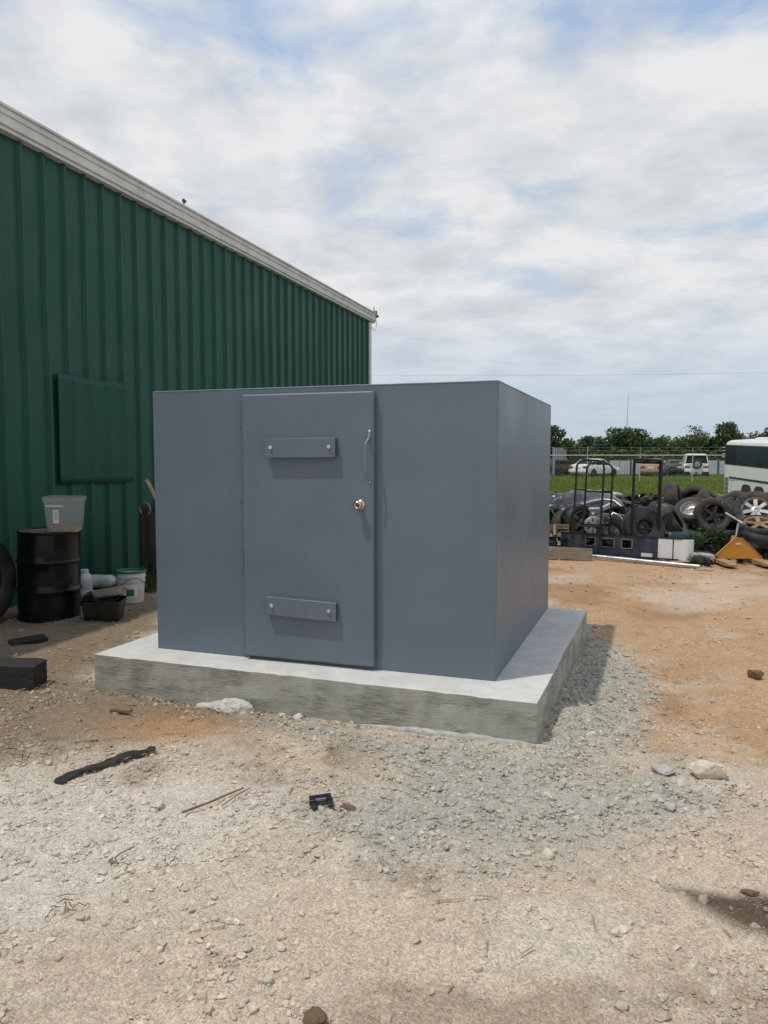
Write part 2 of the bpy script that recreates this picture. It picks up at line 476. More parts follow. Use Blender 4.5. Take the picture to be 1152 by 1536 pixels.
M_carwhite = mat('car_white', (.76, .76, .74), rough=.3, var=.05, scale=2, coat=.4, dirt=(.42, .38, .32), dirt_amt=.3, dscale=3)
M_cartan = mat('car_faded_tan', (.36, .23, .13), rough=.45, var=.15, scale=2.5, dirt=(.22, .12, .06), dirt_amt=.7, dscale=3)
M_cardark = mat('car_dark_brown', (.04, .032, .026), rough=.4, var=.25, scale=3, dirt=(.13, .09, .06), dirt_amt=.6, dscale=3)
M_carteal = mat('car_dark_teal', (.02, .042, .048), rough=.35, var=.25, scale=3, dirt=(.08, .08, .07), dirt_amt=.5, dscale=3)
M_cargrey = mat('dark_grey_car_paint', (.035, .036, .040), rough=.32, var=.3, scale=6, coat=.3, dirt=(.18, .15, .12), dirt_amt=.6, dscale=6)
M_red = mat('red_tail_lamp', (.35, .05, .03), rough=.2, var=.1)
M_lamp = mat('clear_headlamp', (.70, .71, .72), rough=.12, metal=.35, var=.2, scale=20)
M_ground = tint_mat('dirt_and_gravel', scale=60, lo=.86, hi=1.14, bump=.8)
M_stone = tint_mat('loose_stone', scale=45, lo=.8, hi=1.18, bump=.35, speck=False)
M_soil = mat('dark_heap_soil', (.060, .046, .034), rough=.95, var=.4, scale=5, bump=.6, bscale=25, dirt=(.14, .10, .07), dirt_amt=.6, dscale=5)
M_grass = leaf_mat('grass_blades', (.13, .19, .030), (.20, .25, .045), 0.5, .3)
M_weed = leaf_mat('weed_leaves', (.045, .10, .018), (.10, .17, .035), 5, .25)
LEAF = [leaf_mat('leaf_dark_green', (.036, .062, .020), (.078, .112, .036), .55, .15),
        leaf_mat('leaf_mid_green', (.056, .092, .028), (.115, .155, .048), .55, .18),
        leaf_mat('leaf_olive_green', (.065, .092, .030), (.125, .145, .055), .55, .18),
        leaf_mat('leaf_blue_green', (.042, .072, .050), (.080, .112, .074), .55, .15),
        leaf_mat('leaf_grey_sparse', (.085, .090, .065), (.13, .13, .095), .6, .15)]
M_straw = mat('dry_straw', (.36, .27, .15), rough=.9, var=.3, scale=20)
M_stick = mat('dry_stick', (.20, .135, .08), rough=.9, var=.3, scale=30)

m, nt, p = new_mat('translucent_plastic')
p.inputs['Base Color'].default_value = (.55, .57, .54, 1)
p.inputs['Roughness'].default_value = .38
p.inputs['Alpha'].default_value = .17
_n = nt.nodes.new('ShaderNodeTexNoise'); _n.inputs['Scale'].default_value = 9
_r = nt.nodes.new('ShaderNodeMapRange'); _r.inputs['To Min'].default_value = .28; _r.inputs['To Max'].default_value = .5
nt.links.new(_n.outputs['Fac'], _r.inputs['Value']); nt.links.new(_r.outputs[0], p.inputs['Roughness'])
M_tub = m
M_liquid = mat('murky_brown_residue', (.30, .20, .11), rough=.3, var=.2, scale=9)

# ------------------------------------------------------------------ ground
S_R, S_ANG = (0.882, 4.326), R(-20.3)      # slab: near right corner and direction of its front edge
SLAB_W, SLAB_D, SLAB_H = 3.158, 2.85, 0.235
def slab_poly(grow=0.0):
    t = (math.cos(S_ANG), math.sin(S_ANG)); b = (-t[1], t[0])
    q = []
    for a, c in ((grow, -grow), (grow, SLAB_D + grow), (-SLAB_W - grow, SLAB_D + grow), (-SLAB_W - grow, -grow)):
        q.append((S_R[0] + t[0] * a + b[0] * c, S_R[1] + t[1] * a + b[1] * c))
    return q
SLABP = slab_poly()

GR1 = [(-.75, 4.80), (.2, 4.50), (.9, 4.25), (1.2, 4.10), (1.62, 3.86), (1.66, 3.62), (1.30, 3.35), (1.0, 3.12), (.55, 2.96), (.1, 3.12), (-.36, 3.28), (-.36, 3.55), (-.02, 3.78), (.05, 4.05), (-.15, 4.30)]
GR2 = [(.95, 4.25), (1.28, 4.15), (1.62, 4.9), (1.9, 5.8), (2.0, 6.7), (1.9, 7.15), (1.78, 7.0)]
ORANGE_R = [(1.35, 4.4), (1.9, 3.95), (2.6, 3.7), (5, 4.6), (8, 11), (7, 12.2), (2.6, 12.6), (1.4, 13.5), (1.6, 8.5), (1.95, 6.6)]
BROWN_L = [(-3.0, 3.6), (-1.5, 4.3), (-.95, 4.62), (-.5, 4.78), (-1.7, 5.3), (-2.2, 5.6), (-2.2, 8), (-3.6, 10.5), (-6, 9), (-5, 4)]
PALE = [(-2.5, 3.95), (-1.5, 4.05), (-.7, 3.9), (-.35, 3.55), (-.5, 3.0), (-1.0, 2.55), (-2.0, 2.4)]
SHADOW_PATCH = [(1.10, 2.84), (1.28, 2.80), (1.62, 2.72), (1.95, 2.64), (1.95, 2.40), (1.50, 2.46), (1.27, 2.58), (1.14, 2.72)]  # outline of a soft cast shadow painted into the ground colour
def masks(x, y):
    w1 = (fbm(x * 3.1, y * 3.1, 5) - .5) * .5 + (fbm(x * 13, y * 13, 6) - .5) * .16
    g = np.maximum(1 - sstep(-.24, .26, poly_sd(x, y, GR1) + w1 * 1.3), (1 - sstep(-.12, .2, poly_sd(x, y, GR2) + w1 * .9)))
    o = .95 * (1 - sstep(-.4, .45, poly_sd(x, y, ORANGE_R) + w1 * 2.6 + (fbm(x * 1.3, y * 1.3, 9) - .5) * .9))
    o = np.maximum(o, 1.15 * np.exp(-((x + 1.28) / .42) ** 2 - ((y - 4.58) / .28) ** 2))
    o = np.maximum(o, .9 * np.exp(-((x - 1.31) / .11) ** 2 - ((y - 3.72) / .13) ** 2))
    o = np.maximum(o, .55 * np.exp(-((x - 1.16) / .16) ** 2 - ((y - 4.62) / .3) ** 2))
    b = 1 - sstep(-.2, .25, poly_sd(x, y, BROWN_L) + w1 * 1.3)
    b = np.maximum(b, .95 * np.exp(-((x + .33) / .36) ** 2 - ((y - 4.25) / .26) ** 2) * sstep(.36, .56, fbm(x * 5, y * 5, 77, 4)))
    b = np.maximum(b, .5 * sstep(.60, .70, fbm(x * 1.7, y * 2.0, 78, 4)))
    p_ = 1 - sstep(-.35, .35, poly_sd(x, y, PALE) + w1 * 1.3)
    s = 1 - sstep(-.06, .05, poly_sd(x, y, SHADOW_PATCH) + w1 * .16 - .02)
    return g, o, b, p_, s
def ground_z(x, y):
    far = sstep(9, 14, x) * np.exp(-((y - 40) / 9.5) ** 2) * -.84
    z = far + (fbm(x * .9, y * .9, 21, 3) - .55) * .03 * sstep(14, 9, y)
    return z
def lin(r, g, b):
    return np.array([((c / 255 + .055) / 1.055) ** 2.4 if c > 10 else c / 255 / 12.92 for c in (r, g, b)])
C_TAN, C_PALE, C_ORANGE = np.array([.545, .438, .328]), np.array([.655, .582, .482]), np.array([.470, .280, .138])
C_BROWN, C_GRAV, C_SHADOW = np.array([.215, .148, .090]), np.array([.418, .390, .322]), np.array([.070, .043, .022])
C_GRASS = np.array([.10, .15, .028])
def ground_col(x, y):
    g, o, b, p_, s = masks(x, y)
    c = np.empty(x.shape + (3,)); c[...] = C_TAN
    big = fbm(x * 1.1, y * 1.1, 31, 4)[..., None]
    c *= .86 + .3 * big
    def mx(c, m, k): return c * (1 - m[..., None]) + k * m[..., None]
    pw = sstep(.50, .64, fbm(x * 1.6, y * 1.6, 33, 4)) * .5      # chalky dust
    c = mx(c, np.maximum(p_ * .85, pw), C_PALE)
    c = mx(c, np.clip(b, 0, 1) * .85, C_BROWN)
    c = mx(c, np.clip(o, 0, 1) * .85, C_ORANGE)
    mott = np.clip(o, 0, 1) * sstep(.5, .66, fbm(x * 1.3, y * 1.0, 43, 5))
    c = mx(c, mott * .6, C_ORANGE * np.array([.66, .60, .56]))
    # paler scuffed streaks on the orange yard
    st = sstep(.54, .70, fbm(x * .9, y * 1.3, 41, 5)) * np.clip(o, 0, 1)
    c = mx(c, st * .45, C_PALE * .95)
    c = mx(c, g * .92, C_GRAV)
    c = mx(c, s * .9, C_SHADOW)  # painted shadow darkens the soil here
    fine = fbm(x * 24, y * 24, 51, 3)[..., None]
    c = c * (.86 + .28 * fine)
    gr = sstep(12.8, 14.6, y + (fbm(x * .6, y * .6, 61) - .5) * 2.5)
    c = mx(c, gr, C_GRASS * .8)
    return np.clip(c, .01, .9)

def axis_lines(a, b, step, lo, hi, grow):
    mid = list(np.arange(a, b, step)); out = []
    s = step; v = b
    while v < hi: out.append(v); s *= grow; v += s
    out.append(hi)
    low = []; s = step; v = a
    while v > lo: s *= grow; v -= s; low.append(max(v, lo))
    return np.array(low[::-1] + mid + out)
xs = axis_lines(-2.6, 2.7, .0155, -700, 700, 1.055)
ys = axis_lines(1.75, 6.2, .0145, -60, 900, 1.03)
GX, GY = np.meshgrid(xs, ys, indexing='ij')
nearw = sstep(14, 7, np.hypot(GX, GY))
g_, o_, b_, p_, s_ = masks(GX, GY)
rough_h = (fbm(GX * 7, GY * 7, 71, 4) - .5) * .030 + (fbm(GX * 26, GY * 26, 72, 2) - .5) * (.016 + .010 * g_)
GZ = ground_z(GX, GY) + rough_h * nearw
GZ -= .026 * np.exp(-np.maximum(poly_sd(GX, GY, SLABP), 0) / .35)
GZ -= .10 * sstep(-.02, -.12, poly_sd(GX, GY, SLABP))       # trenched under the slab
# gravel is banked a little against the slab
GZ += .010 * g_ * np.exp(-np.maximum(poly_sd(GX, GY, SLABP), 0) / .18) * nearw
nx, ny = len(xs), len(ys)
idx = np.arange(nx * ny).reshape(nx, ny)
quads = np.stack([idx[:-1, :-1], idx[1:, :-1], idx[1:, 1:], idx[:-1, 1:]], -1).reshape(-1, 4)
gv = np.stack([GX, GY, GZ], -1).reshape(-1, 3)
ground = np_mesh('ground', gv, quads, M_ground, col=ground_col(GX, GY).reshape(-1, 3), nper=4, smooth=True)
tag(ground, kind='structure')
def gz(x, y):
    a = np.array([x]); b = np.array([y])
    return float((ground_z(a, b) - .026 * np.exp(-np.maximum(poly_sd(a, b, SLABP), 0) / .35))[0])

# ------------------------------------------------------------------ loose stones (uncountable)
PHI = (1 + 5 ** .5) / 2
ICO_V = np.array([(-1, PHI, 0), (1, PHI, 0), (-1, -PHI, 0), (1, -PHI, 0), (0, -1, PHI), (0, 1, PHI), (0, -1, -PHI), (0, 1, -PHI), (PHI, 0, -1), (PHI, 0, 1), (-PHI, 0, -1), (-PHI, 0, 1)]) / math.hypot(1, PHI)
ICO_F = np.array([(0, 11, 5), (0, 5, 1), (0, 1, 7), (0, 7, 10), (0, 10, 11), (1, 5, 9), (5, 11, 4), (11, 10, 2), (10, 7, 6), (7, 1, 8), (3, 9, 4), (3, 4, 2), (3, 2, 6), (3, 6, 8), (3, 8, 9), (4, 9, 5), (2, 4, 11), (6, 2, 10), (8, 6, 7), (9, 8, 1)])
def scatter(name, n, xr, yr, keep, size, palette, label, flat=.6, sink=.25, soil=.36):
    x = RNG.uniform(*xr, n); y = RNG.uniform(*yr, n)
    k = keep(x, y) & (poly_sd(x, y, SLABP) > .012)
    x, y = x[k], y[k]; n = len(x)
    s = size(n, x, y)
    dirs = ICO_V[None] * (1 + RNG.uniform(-.34, .30, (n, 12, 1)))
    ax = np.stack([RNG.uniform(.75, 1.35, n), RNG.uniform(.6, 1.0, n), RNG.uniform(flat * .6, flat * 1.25, n)], -1)
    v = dirs * ax[:, None] * s[:, None, None]
    a = RNG.uniform(0, 2 * np.pi, n); ti = RNG.normal(0, .35, n)
    ca, sa, ct, s2 = np.cos(a), np.sin(a), np.cos(ti), np.sin(ti)
    vx = v[..., 0]; vy = v[..., 1] * ct[:, None] - v[..., 2] * s2[:, None]; vz = v[..., 1] * s2[:, None] + v[..., 2] * ct[:, None]
    X = vx * ca[:, None] - vy * sa[:, None]; Y = vx * sa[:, None] + vy * ca[:, None]
    gg = masks(x, y)[0]
    zz = ground_z(x, y) + .010 * gg * np.exp(-np.maximum(poly_sd(x, y, SLABP), 0) / .18) + s * ax[:, 2] * (1 - 2 * sink) - .002
    zz += (fbm(x * 7, y * 7, 71, 4) - .5) * .030 - .026 * np.exp(-np.maximum(poly_sd(x, y, SLABP), 0) / .35)
    P = np.stack([X + x[:, None], Y + y[:, None], vz + zz[:, None]], -1).reshape(-1, 3)
    F = (ICO_F[None] + (np.arange(n) * 12)[:, None, None]).reshape(-1, 3)
    pal = np.array(palette)
    c = pal[RNG.integers(0, len(pal), n)] * RNG.uniform(.78, 1.2, (n, 1))
    # dust: stones take on the colour of the soil they lie in
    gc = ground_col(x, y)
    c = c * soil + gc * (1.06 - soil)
    o = np_mesh(name, P, F, M_stone, col=np.repeat(c, 12, 0))
    tag(o, label, 'gravel', kind='stuff')
    return o
def powsize(a, b, e):
    return lambda n, x, y: a * (1 - RNG.random(n) * (1 - (b / a) ** (-e))) ** (-1 / e)
GREY_PAL = [(.36, .338, .285), (.45, .42, .355), (.27, .255, .218), (.52, .49, .42), (.40, .345, .27)]
TAN_PAL = [(.46, .39, .30), (.58, .52, .43), (.38, .30, .22), (.32, .27, .20), (.52, .46, .38), (.40, .38, .34), (.64, .60, .53)]
def keep_grav(x, y): return RNG.random(len(x)) < np.maximum(masks(x, y)[0], .5 * masks(x, y)[0] ** .5)
def clump(x, y): return sstep(.42, .66, fbm(x * 2.2, y * 2.2, 81, 4))
def keep_tan(x, y):
    g = masks(x, y)
    return RNG.random(len(x)) < (1 - g[0] * .8) * (.10 + .90 * clump(x, y)) * (1 - .5 * np.clip(g[1], 0, 1))
def persp_keep(f):
    return lambda x, y: f(x, y) & (np.abs(x) < y * .62 + .25)
scatter('crushed_gravel', 62000, (-.9, 2.2), (2.8, 7.3), persp_keep(keep_grav), powsize(.0045, .024, 2.1), GREY_PAL, 'grey crushed gravel spread in front of and beside the concrete slab', soil=.55)
scatter('pebbles', 125000, (-3.2, 3.2), (1.95, 5.6), persp_keep(keep_tan), powsize(.0034, .023, 2.05), TAN_PAL, 'small tan and whitish pebbles strewn over the dirt yard')
scatter('yard_pebbles', 26000, (-5, 8), (5.4, 13), persp_keep(keep_tan), powsize(.008, .032, 2.4), TAN_PAL, 'scattered pebbles on the orange dirt behind and beside the slab')

def keep_foot(x, y):
    d = poly_sd(x, y, SLABP)
    return (d < .10) & (x < .0) & (y < 5.5) & (RNG.random(len(x)) < np.exp(-np.maximum(d, 0) / .035))
scatter('soil_clods', 26000, (-2.1, .1), (4.4, 5.6), keep_foot, powsize(.005, .020, 1.9), [(.20, .135, .08), (.26, .18, .11), (.15, .10, .06)], 'loose brown soil clods banked along the foot of the slab', soil=.6)

# chips of straw and wood on the dirt
def slivers(name, n, xr, yr, keep, label):
    x = RNG.uniform(*xr, n); y = RNG.uniform(*yr, n); k = keep(x, y) & (poly_sd(x, y, SLABP) > .03); x, y = x[k], y[k]; n = len(x)
    Ls = RNG.uniform(.012, .06, n); w = RNG.uniform(.0012, .004, n); a = RNG.uniform(0, np.pi, n)
    z = ground_z(x, y) + .006 + (fbm(x * 7, y * 7, 71, 4) - .5) * .030
    dx, dy = np.cos(a) * Ls, np.sin(a) * Ls; px, py = -np.sin(a) * w, np.cos(a) * w
    e = RNG.uniform(-.004, .012, n)
    V = np.stack([np.stack([x - dx - px, y - dy - py, z], -1), np.stack([x - dx + px, y - dy + py, z], -1), np.stack([x + dx + px, y + dy + py, z + e], -1), np.stack([x + dx - px, y + dy - py, z + e], -1), np.stack([x, y, z + w * 1.6 + e * .5], -1)], 1).reshape(-1, 3)
    b = (np.arange(n) * 5)[:, None]
    F = np.concatenate([b + np.array([0, 1, 4]), b + np.array([1, 2, 4]), b + np.array([2, 3, 4]), b + np.array([3, 0, 4])])
    tag(np_mesh(name, V, F, M_straw), label, 'straw', kind='stuff')
slivers('straw_chips', 1500, (-4.2, 3.4), (2.2, 9.5), persp_keep(lambda x, y: RNG.random(len(x)) < .12 + .8 * masks(x, y)[2]), 'dry straw and wood chips lying on the brown dirt')

# ------------------------------------------------------------------ concrete slab
def grid_box(sx, sy, sz, step, disp):
    """closed subdivided box with corner at 0; disp(p, n) moves points"""
    key = {}; V = []; F = []
    def vid(p):
        k = tuple(round(c, 5) for c in p)
        if k not in key: key[k] = len(V); V.append(p)
        return key[k]
    S = (sx, sy, sz); N = [max(1, int(round(s / step))) for s in S]
    for ax in range(3):
        u, w = (ax + 1) % 3, (ax + 2) % 3
        for side in (0, 1):
            for i in range(N[u]):
                for j in range(N[w]):
                    q = []
                    for a, b in ((0, 0), (1, 0), (1, 1), (0, 1)):
                        p = [0, 0, 0]; p[ax] = S[ax] * side; p[u] = S[u] * (i + a) / N[u]; p[w] = S[w] * (j + b) / N[w]
                        q.append(vid(p))
                    F.append(tuple(q if side else q[::-1]))
    V = [disp(Vector(p)) for p in V]
    return V, F
def slab_disp(p):
    n = mnoise.noise(p * 2.1) * .006 + mnoise.noise(p * 11) * .0035
    q = p.copy()
    ex = min(p.x, SLAB_W - p.x); ey = min(p.y, SLAB_D - p.y); top = p.z > SLAB_H + .1 - 1e-4
    if not top:
        if p.y < 1e-4: q.y += n
        if p.x > SLAB_W - 1e-4: q.x += n
    if top:
        q.z += mnoise.noise(p * 1.3) * .003
        if ex < 1e-4 or ey < 1e-4:      # ragged arris
            c = .004 + .010 * max(0, mnoise.noise(p * 9 + Vector((3, 1, 2)))) ** 1.2
            q.z -= c
            if ey < 1e-4: q.y += n
            if ex < 1e-4: q.x += n
    return q
slab = empty('concrete_slab', (S_R[0], S_R[1], 0), (0, 0, S_ANG), 'pale concrete slab with board-marked edges under the grey steel shelter', 'slab')
mb = MB(); v, f = grid_box(SLAB_W, SLAB_D, SLAB_H + .1, .034, slab_disp)
mb.at((-SLAB_W, 0, -.1)); mb._add(v, f)
o = mb.build('slab_body', M_conc, slab, smooth=50)
# thin lip of spilled cement running out along the foot of the slab
def spill(name, pts, w, h, parent, mat_):
    mb = MB(); rings = []
    for i, (x, y) in enumerate(pts):
        k = math.sin(math.pi * (i + .35) / (len(pts) - .3)) ** .6
        t = Vector((pts[min(i + 1, len(pts) - 1)][0] - pts[max(i - 1, 0)][0], pts[min(i + 1, len(pts) - 1)][1] - pts[max(i - 1, 0)][1])).normalized()
        ring = []
        for j in range(8):
            a = math.pi * j / 7
            r = w * k * (1 + .35 * mnoise.noise(Vector((x * 9, y * 9, j))))
            ring.append((x - t.y * math.cos(a) * r, y + t.x * math.cos(a) * r, -.036 + (h + .02) * k * math.sin(a) * (1 + .5 * mnoise.noise(Vector((x * 14, y * 14, 3))))))
        rings.append(ring)
    mb.loft(rings, closed=True)
    return mb.build(name, mat_, parent, smooth=60)
spill('cement_lip', [(-1.15 + i * .045, -.008 - .022 * max(0, i - 22) / 12 - .005 * math.sin(i * 1.3)) for i in range(35)], .022, .020, slab, M_rockg)
spill('cement_lip', [(-2.28 + i * .05, -.025 - .012 * math.sin(i * 1.7)) for i in range(9)], .045, .024, slab, M_concl)

# ------------------------------------------------------------------ grey steel shelter
B_ANG = R(-19.5)
shel = empty('steel_shelter', (-1.666, 5.582, SLAB_H), (0, 0, B_ANG), 'grey-blue painted steel storm shelter standing on the concrete slab', 'shelter')
BW, BD, BH = 2.511, 2.482, 1.875       # local x to the right, y to the back
def plate(name, c, s, axis, parent, amp=.0042, seed=0.0, step=.09, bevel=.0025):
    """a slightly buckled welded plate"""
    def dsp(p):
        q = Vector(p)
        o = mnoise.noise(Vector((p[0] * 1.5 + seed, p[1] * 1.5, p[2] * 1.5 + seed * 2))) * amp
        e = [min(p[k], s[k] - p[k]) for k in range(3) if k != axis]
        q[axis] += o * min(1, min(e) / .12)
        return q
    sub = list(s)
    v, f = grid_box(*sub, step, dsp)
    mb = MB().at((c[0] - s[0] / 2, c[1] - s[1] / 2, c[2] - s[2] / 2)); mb._add(v, f)
    return mb.build(name, M_paint, parent, smooth=40, bevel=bevel, bseg=2)
T = .01
plate('front_wall', (BW / 2, T / 2, BH / 2), (BW, T, BH), 1, shel, seed=1.2)
plate('side_wall', (BW - T / 2 - .0005, BD / 2, BH / 2), (T, BD - 2 * T - .001, BH), 0, shel, seed=4.1)
plate('side_wall', (T / 2 + .0005, BD / 2, BH / 2), (T, BD - 2 * T - .001, BH), 0, shel, seed=7.7)
plate('back_wall', (BW / 2, BD - T / 2, BH / 2), (BW, T, BH), 1, shel, seed=9.3)
plate('roof_plate', (BW / 2, BD / 2, BH - .012), (BW - 2 * T - .004, BD - 2 * T - .004, T), 2, shel, seed=12.9)
for (a, b) in (((BW - .004, .004, .004), (BW - .004, .004, BH - .003)), ((.004, .004, .004), (.004, .004, BH - .003)), ((.004, .004, BH - .002), (BW - .004, .004, BH - .002)), ((BW - .004, .004, BH - .002), (BW - .004, BD - .004, BH - .002)), ((.004, .004, BH - .002), (.004, BD - .004, BH - .002))):
    k = 40
    pts = [Vector(a).lerp(Vector(b), i / k) for i in range(k + 1)]
    MB().tube([p_ + Vector((mnoise.noise(p_ * 17), mnoise.noise(p_ * 17 + Vector((5, 0, 0))), mnoise.noise(p_ * 13))) * .0012 for p_ in pts], .0062, 8).build('weld_seam', M_paint, shel, smooth=60)
# door: proud of the wall by 52 mm
DX0, DX1, DZ0, DZ1, DT = .752, 1.714, .026, 1.832, .052
def door_disp(p):
    q = p.copy()
    if p.z < 1e-4: q.z += .006 * mnoise.noise(Vector((p.x * 6, 0, 2)))
    q.y += .0015 * mnoise.noise(Vector((p.x * 1.6, 7, p.z * 1.6)))
    return q
v, f = grid_box(DX1 - DX0, DT - .004, DZ1 - DZ0, .08, door_disp)
mb = MB().at((DX0, -DT, DZ0)); mb._add(v, f)
mb.build('door', M_paint, shel, smooth=40, bevel=.012, bseg=3)
# dark rubber-less reveal behind the door leaf: the stop frame welded to the wall
for z0, z1 in ((1.617, 1.796), (1.10, 1.276), (.603, .772), (.03, .25)):
    mb = MB()
    mb.tube([(DX0 - .020, -.013, z0), (DX0 - .020, -.013, (z0 + z1) / 2 - .002)], .0095, 10)
    mb.tube([(DX0 - .020, -.013, (z0 + z1) / 2 + .002), (DX0 - .020, -.013, z1)], .0095, 10)
    mb.tube([(DX0 - .020, -.013, z1), (DX0 - .020, -.013, z1 + .007)], [.0115, .008], 10)
    mb.box((DX0 - .034, -.003, (z0 + z1) / 2), (.026, .005, z1 - z0 - .004))
    mb.build('hinge', M_paint, shel, smooth=50)
# two channel-iron bar brackets with bolts
def bracket(x0, x1, z0, z1, dep, droop, boltx, boltz):
    yo = -DT
    mb = MB()
    mb.M = Matrix.Identity(4); mb.M[2][0] = -droop / (x1 - x0); mb.M[2][3] = droop / (x1 - x0) * x0
    def wav(p): 
        return p
    cx = (x0 + x1) / 2; w = x1 - x0
    mb.box((cx, yo - dep, (z0 + z1) / 2), (w, .006, z1 - z0))
    mb.box((cx, yo - dep / 2, z1 - .004), (w, dep - .006, .007))
    mb.box((cx, yo - dep / 2, z0 + .004), (w, dep - .006, .007))
    b = mb.build('bar_bracket', M_paint, shel, bevel=.0025)
    for bx in boltx:
        bz = boltz - (bx - x0) * droop / (x1 - x0)
        m2 = MB().at((bx, yo - dep - .003, bz), (R(90), 0, random.uniform(0, 1)))
        m2.lathe([(0, .012), (.008, .012), (.0088, .011), (.0088, .002)], 12)
        m2.lathe([(.012, .004), (.0125, .003), (.0125, 0)], 18)
        m2.prism([(.0135 * math.cos(R(60 * i)), .0135 * math.sin(R(60 * i))) for i in range(6)], .001, .0085)
        m2.build('bolt', M_zinc, b, smooth=30)
bracket(.950, 1.462, 1.402, 1.531, .036, -.004, (.992, 1.418), 1.472)
bracket(.944, 1.462, .334, .458, .036, .012, (.985, 1.412), .400)
# bent pull handle
hx = 1.688
mb = MB()
mb.tube([(hx, -DT - .004, 1.572), (hx, -DT - .010, 1.535), (hx - .004, -DT - .018, 1.520), (hx - .012, -DT - .046, 1.497), (hx - .012, -DT - .050, 1.480), (hx - .012, -DT - .052, 1.40), (hx - .012, -DT - .050, 1.330), (hx - .010, -DT - .044, 1.314), (hx - .003, -DT - .018, 1.292), (hx, -DT - .010, 1.278), (hx, -DT - .004, 1.250)], [.010, .009, .008, .0075, .007, .0065, .007, .0075, .008, .009, .010], 10)
mb.box((hx, -DT - .003, 1.557), (.024, .006, .05)); mb.box((hx, -DT - .003, 1.262), (.024, .006, .046))
hnd = mb.build('pull_handle', M_handle, shel, smooth=50, bevel=.0015)
for z in (1.572, 1.248):
    MB().at((hx, -DT - .005, z), (R(90), 0, 0)).lathe([(0, .006), (.006, .005), (.008, 0)], 12).build('screw', M_zinc, hnd, smooth=60)
mb = MB().at((1.622, -DT, 1.099), (R(90), 0, 0))
mb.lathe([(.034, 0), (.034, .004), (.030, .008), (.020, .012), (.016, .022), (.020, .030), (.029, .038), (.031, .048), (.027, .058), (.018, .063), (.016, .061), (0, .060)], 28)
kn = mb.build('door_knob', M_brass, shel, smooth=55)
mb = MB().at((1.622, -DT - .0605, 1.099), (R(90), 0, 0)); mb.lathe([(0, .003), (.009, .003), (.010, 0)], 16).build('lock_core', M_keyhole, kn, smooth=40)

# ------------------------------------------------------------------ green steel barn
s_, c_ = math.sin(R(17.717)), math.cos(R(17.717))
barn = empty('barn', (-.412, 19.828, 0), (0, 0, math.atan2(-c_, -s_)), 'long dark green ribbed steel barn with pale eave trim', 'barn')
EAVE = 5.06; PITCH = .3433
def wall_sheet(k, name='wall_sheet', x0=None, z0=0.0, z1=EAVE + .04, yoff=0.0, ribs=3, m=None, wob=.006):
    x0 = k * PITCH * 3 + .055 if x0 is None else x0
    prof = []
    for r in range(ribs):
        a = x0 + r * PITCH
        prof += [(a, 0), (a + .014, .044), (a + .046, .044), (a + .072, 0), (a + .16, .003), (a + .25, .003)]
    prof.append((x0 + ribs * PITCH + .018, 0))
    nz = 22; V = []; F = []
    for i in range(nz + 1):
        z = z0 + (z1 - z0) * i / nz
        for (x, y) in prof:
            dent = wob * (mnoise.noise(Vector((x * .55, z * .8, 4))) + .5 * mnoise.noise(Vector((x * 2.2, z * 2.0, 9)))) * (1.6 if z < 3 else .8)
            dx = .014 * mnoise.noise(Vector((x * .4, z * .9, 20)))
            V.append((x + dx, y + yoff + dent, z))
    n = len(prof)
    for i in range(nz):
        for j in range(n - 1):
            F.append((i * n + j, i * n + j + 1, (i + 1) * n + j + 1, (i + 1) * n + j))
    mb = MB(); mb._add(V, F)
    ob = mb.build(name, m or M_green, barn, smooth=25)
    # recalc leaves open sheets as they are: face outwards
    return ob
for k in range(20):
    wall_sheet(k, yoff=.0022 * (k % 2))
BL_ = 20 * 3 * PITCH + .1
mb = MB()
for (dy, z0, z1) in ((.10, EAVE, EAVE + .045), (.125, EAVE + .045, EAVE + .06), (.115, EAVE + .06, EAVE + .155), (.13, EAVE + .155, EAVE + .17), (.12, EAVE + .17, EAVE + .225), (.145, EAVE + .225, EAVE + .25)):
    mb.box((BL_ / 2 - .16, dy / 2 - .02, (z0 + z1) / 2), (BL_ + .3, dy + .04, z1 - z0 - .0005))
mb.build('eave_trim', M_trim, barn, bevel=.004)
mb = MB(); mb.box((-.035, .02, EAVE / 2 - .01), (.15, .09, EAVE)); mb.box((-.10, -.06, EAVE / 2 - .01), (.03, .20, EAVE)); mb.build('corner_trim', M_trim, barn, bevel=.006)
mb = MB()                                    # low roof: two ribbed slopes
for j in range(60):
    xx = j * PITCH
    mb.at((xx + .17, 0, 0)); mb.loft([[(-.17, .13, EAVE + .255), (.17, .13, EAVE + .255), (.17, .13, EAVE + .262), (-.17, .13, EAVE + .262)], [(-.17, -6.0, EAVE + .75), (.17, -6.0, EAVE + .75), (.17, -6.0, EAVE + .757), (-.17, -6.0, EAVE + .757)], [(-.17, -12.1, EAVE + .255), (.17, -12.1, EAVE + .255), (.17, -12.1, EAVE + .262), (-.17, -12.1, EAVE + .262)]])
mb.build('roof', M_trim, barn)
mb = MB(); mb.box((-.08, -6, 2.5), (.06, 11.7, 5.0)); mb.build('end_wall', M_green, barn)
mb = MB(); mb.box((BL_, -6, 2.5), (.06, 11.7, 5.0)); mb.build('end_wall', M_green, barn)
mb = MB(); mb.box((BL_ / 2, -12, 2.5), (BL_ - .2, .06, 5.0)); mb.build('rear_wall', M_green, barn)
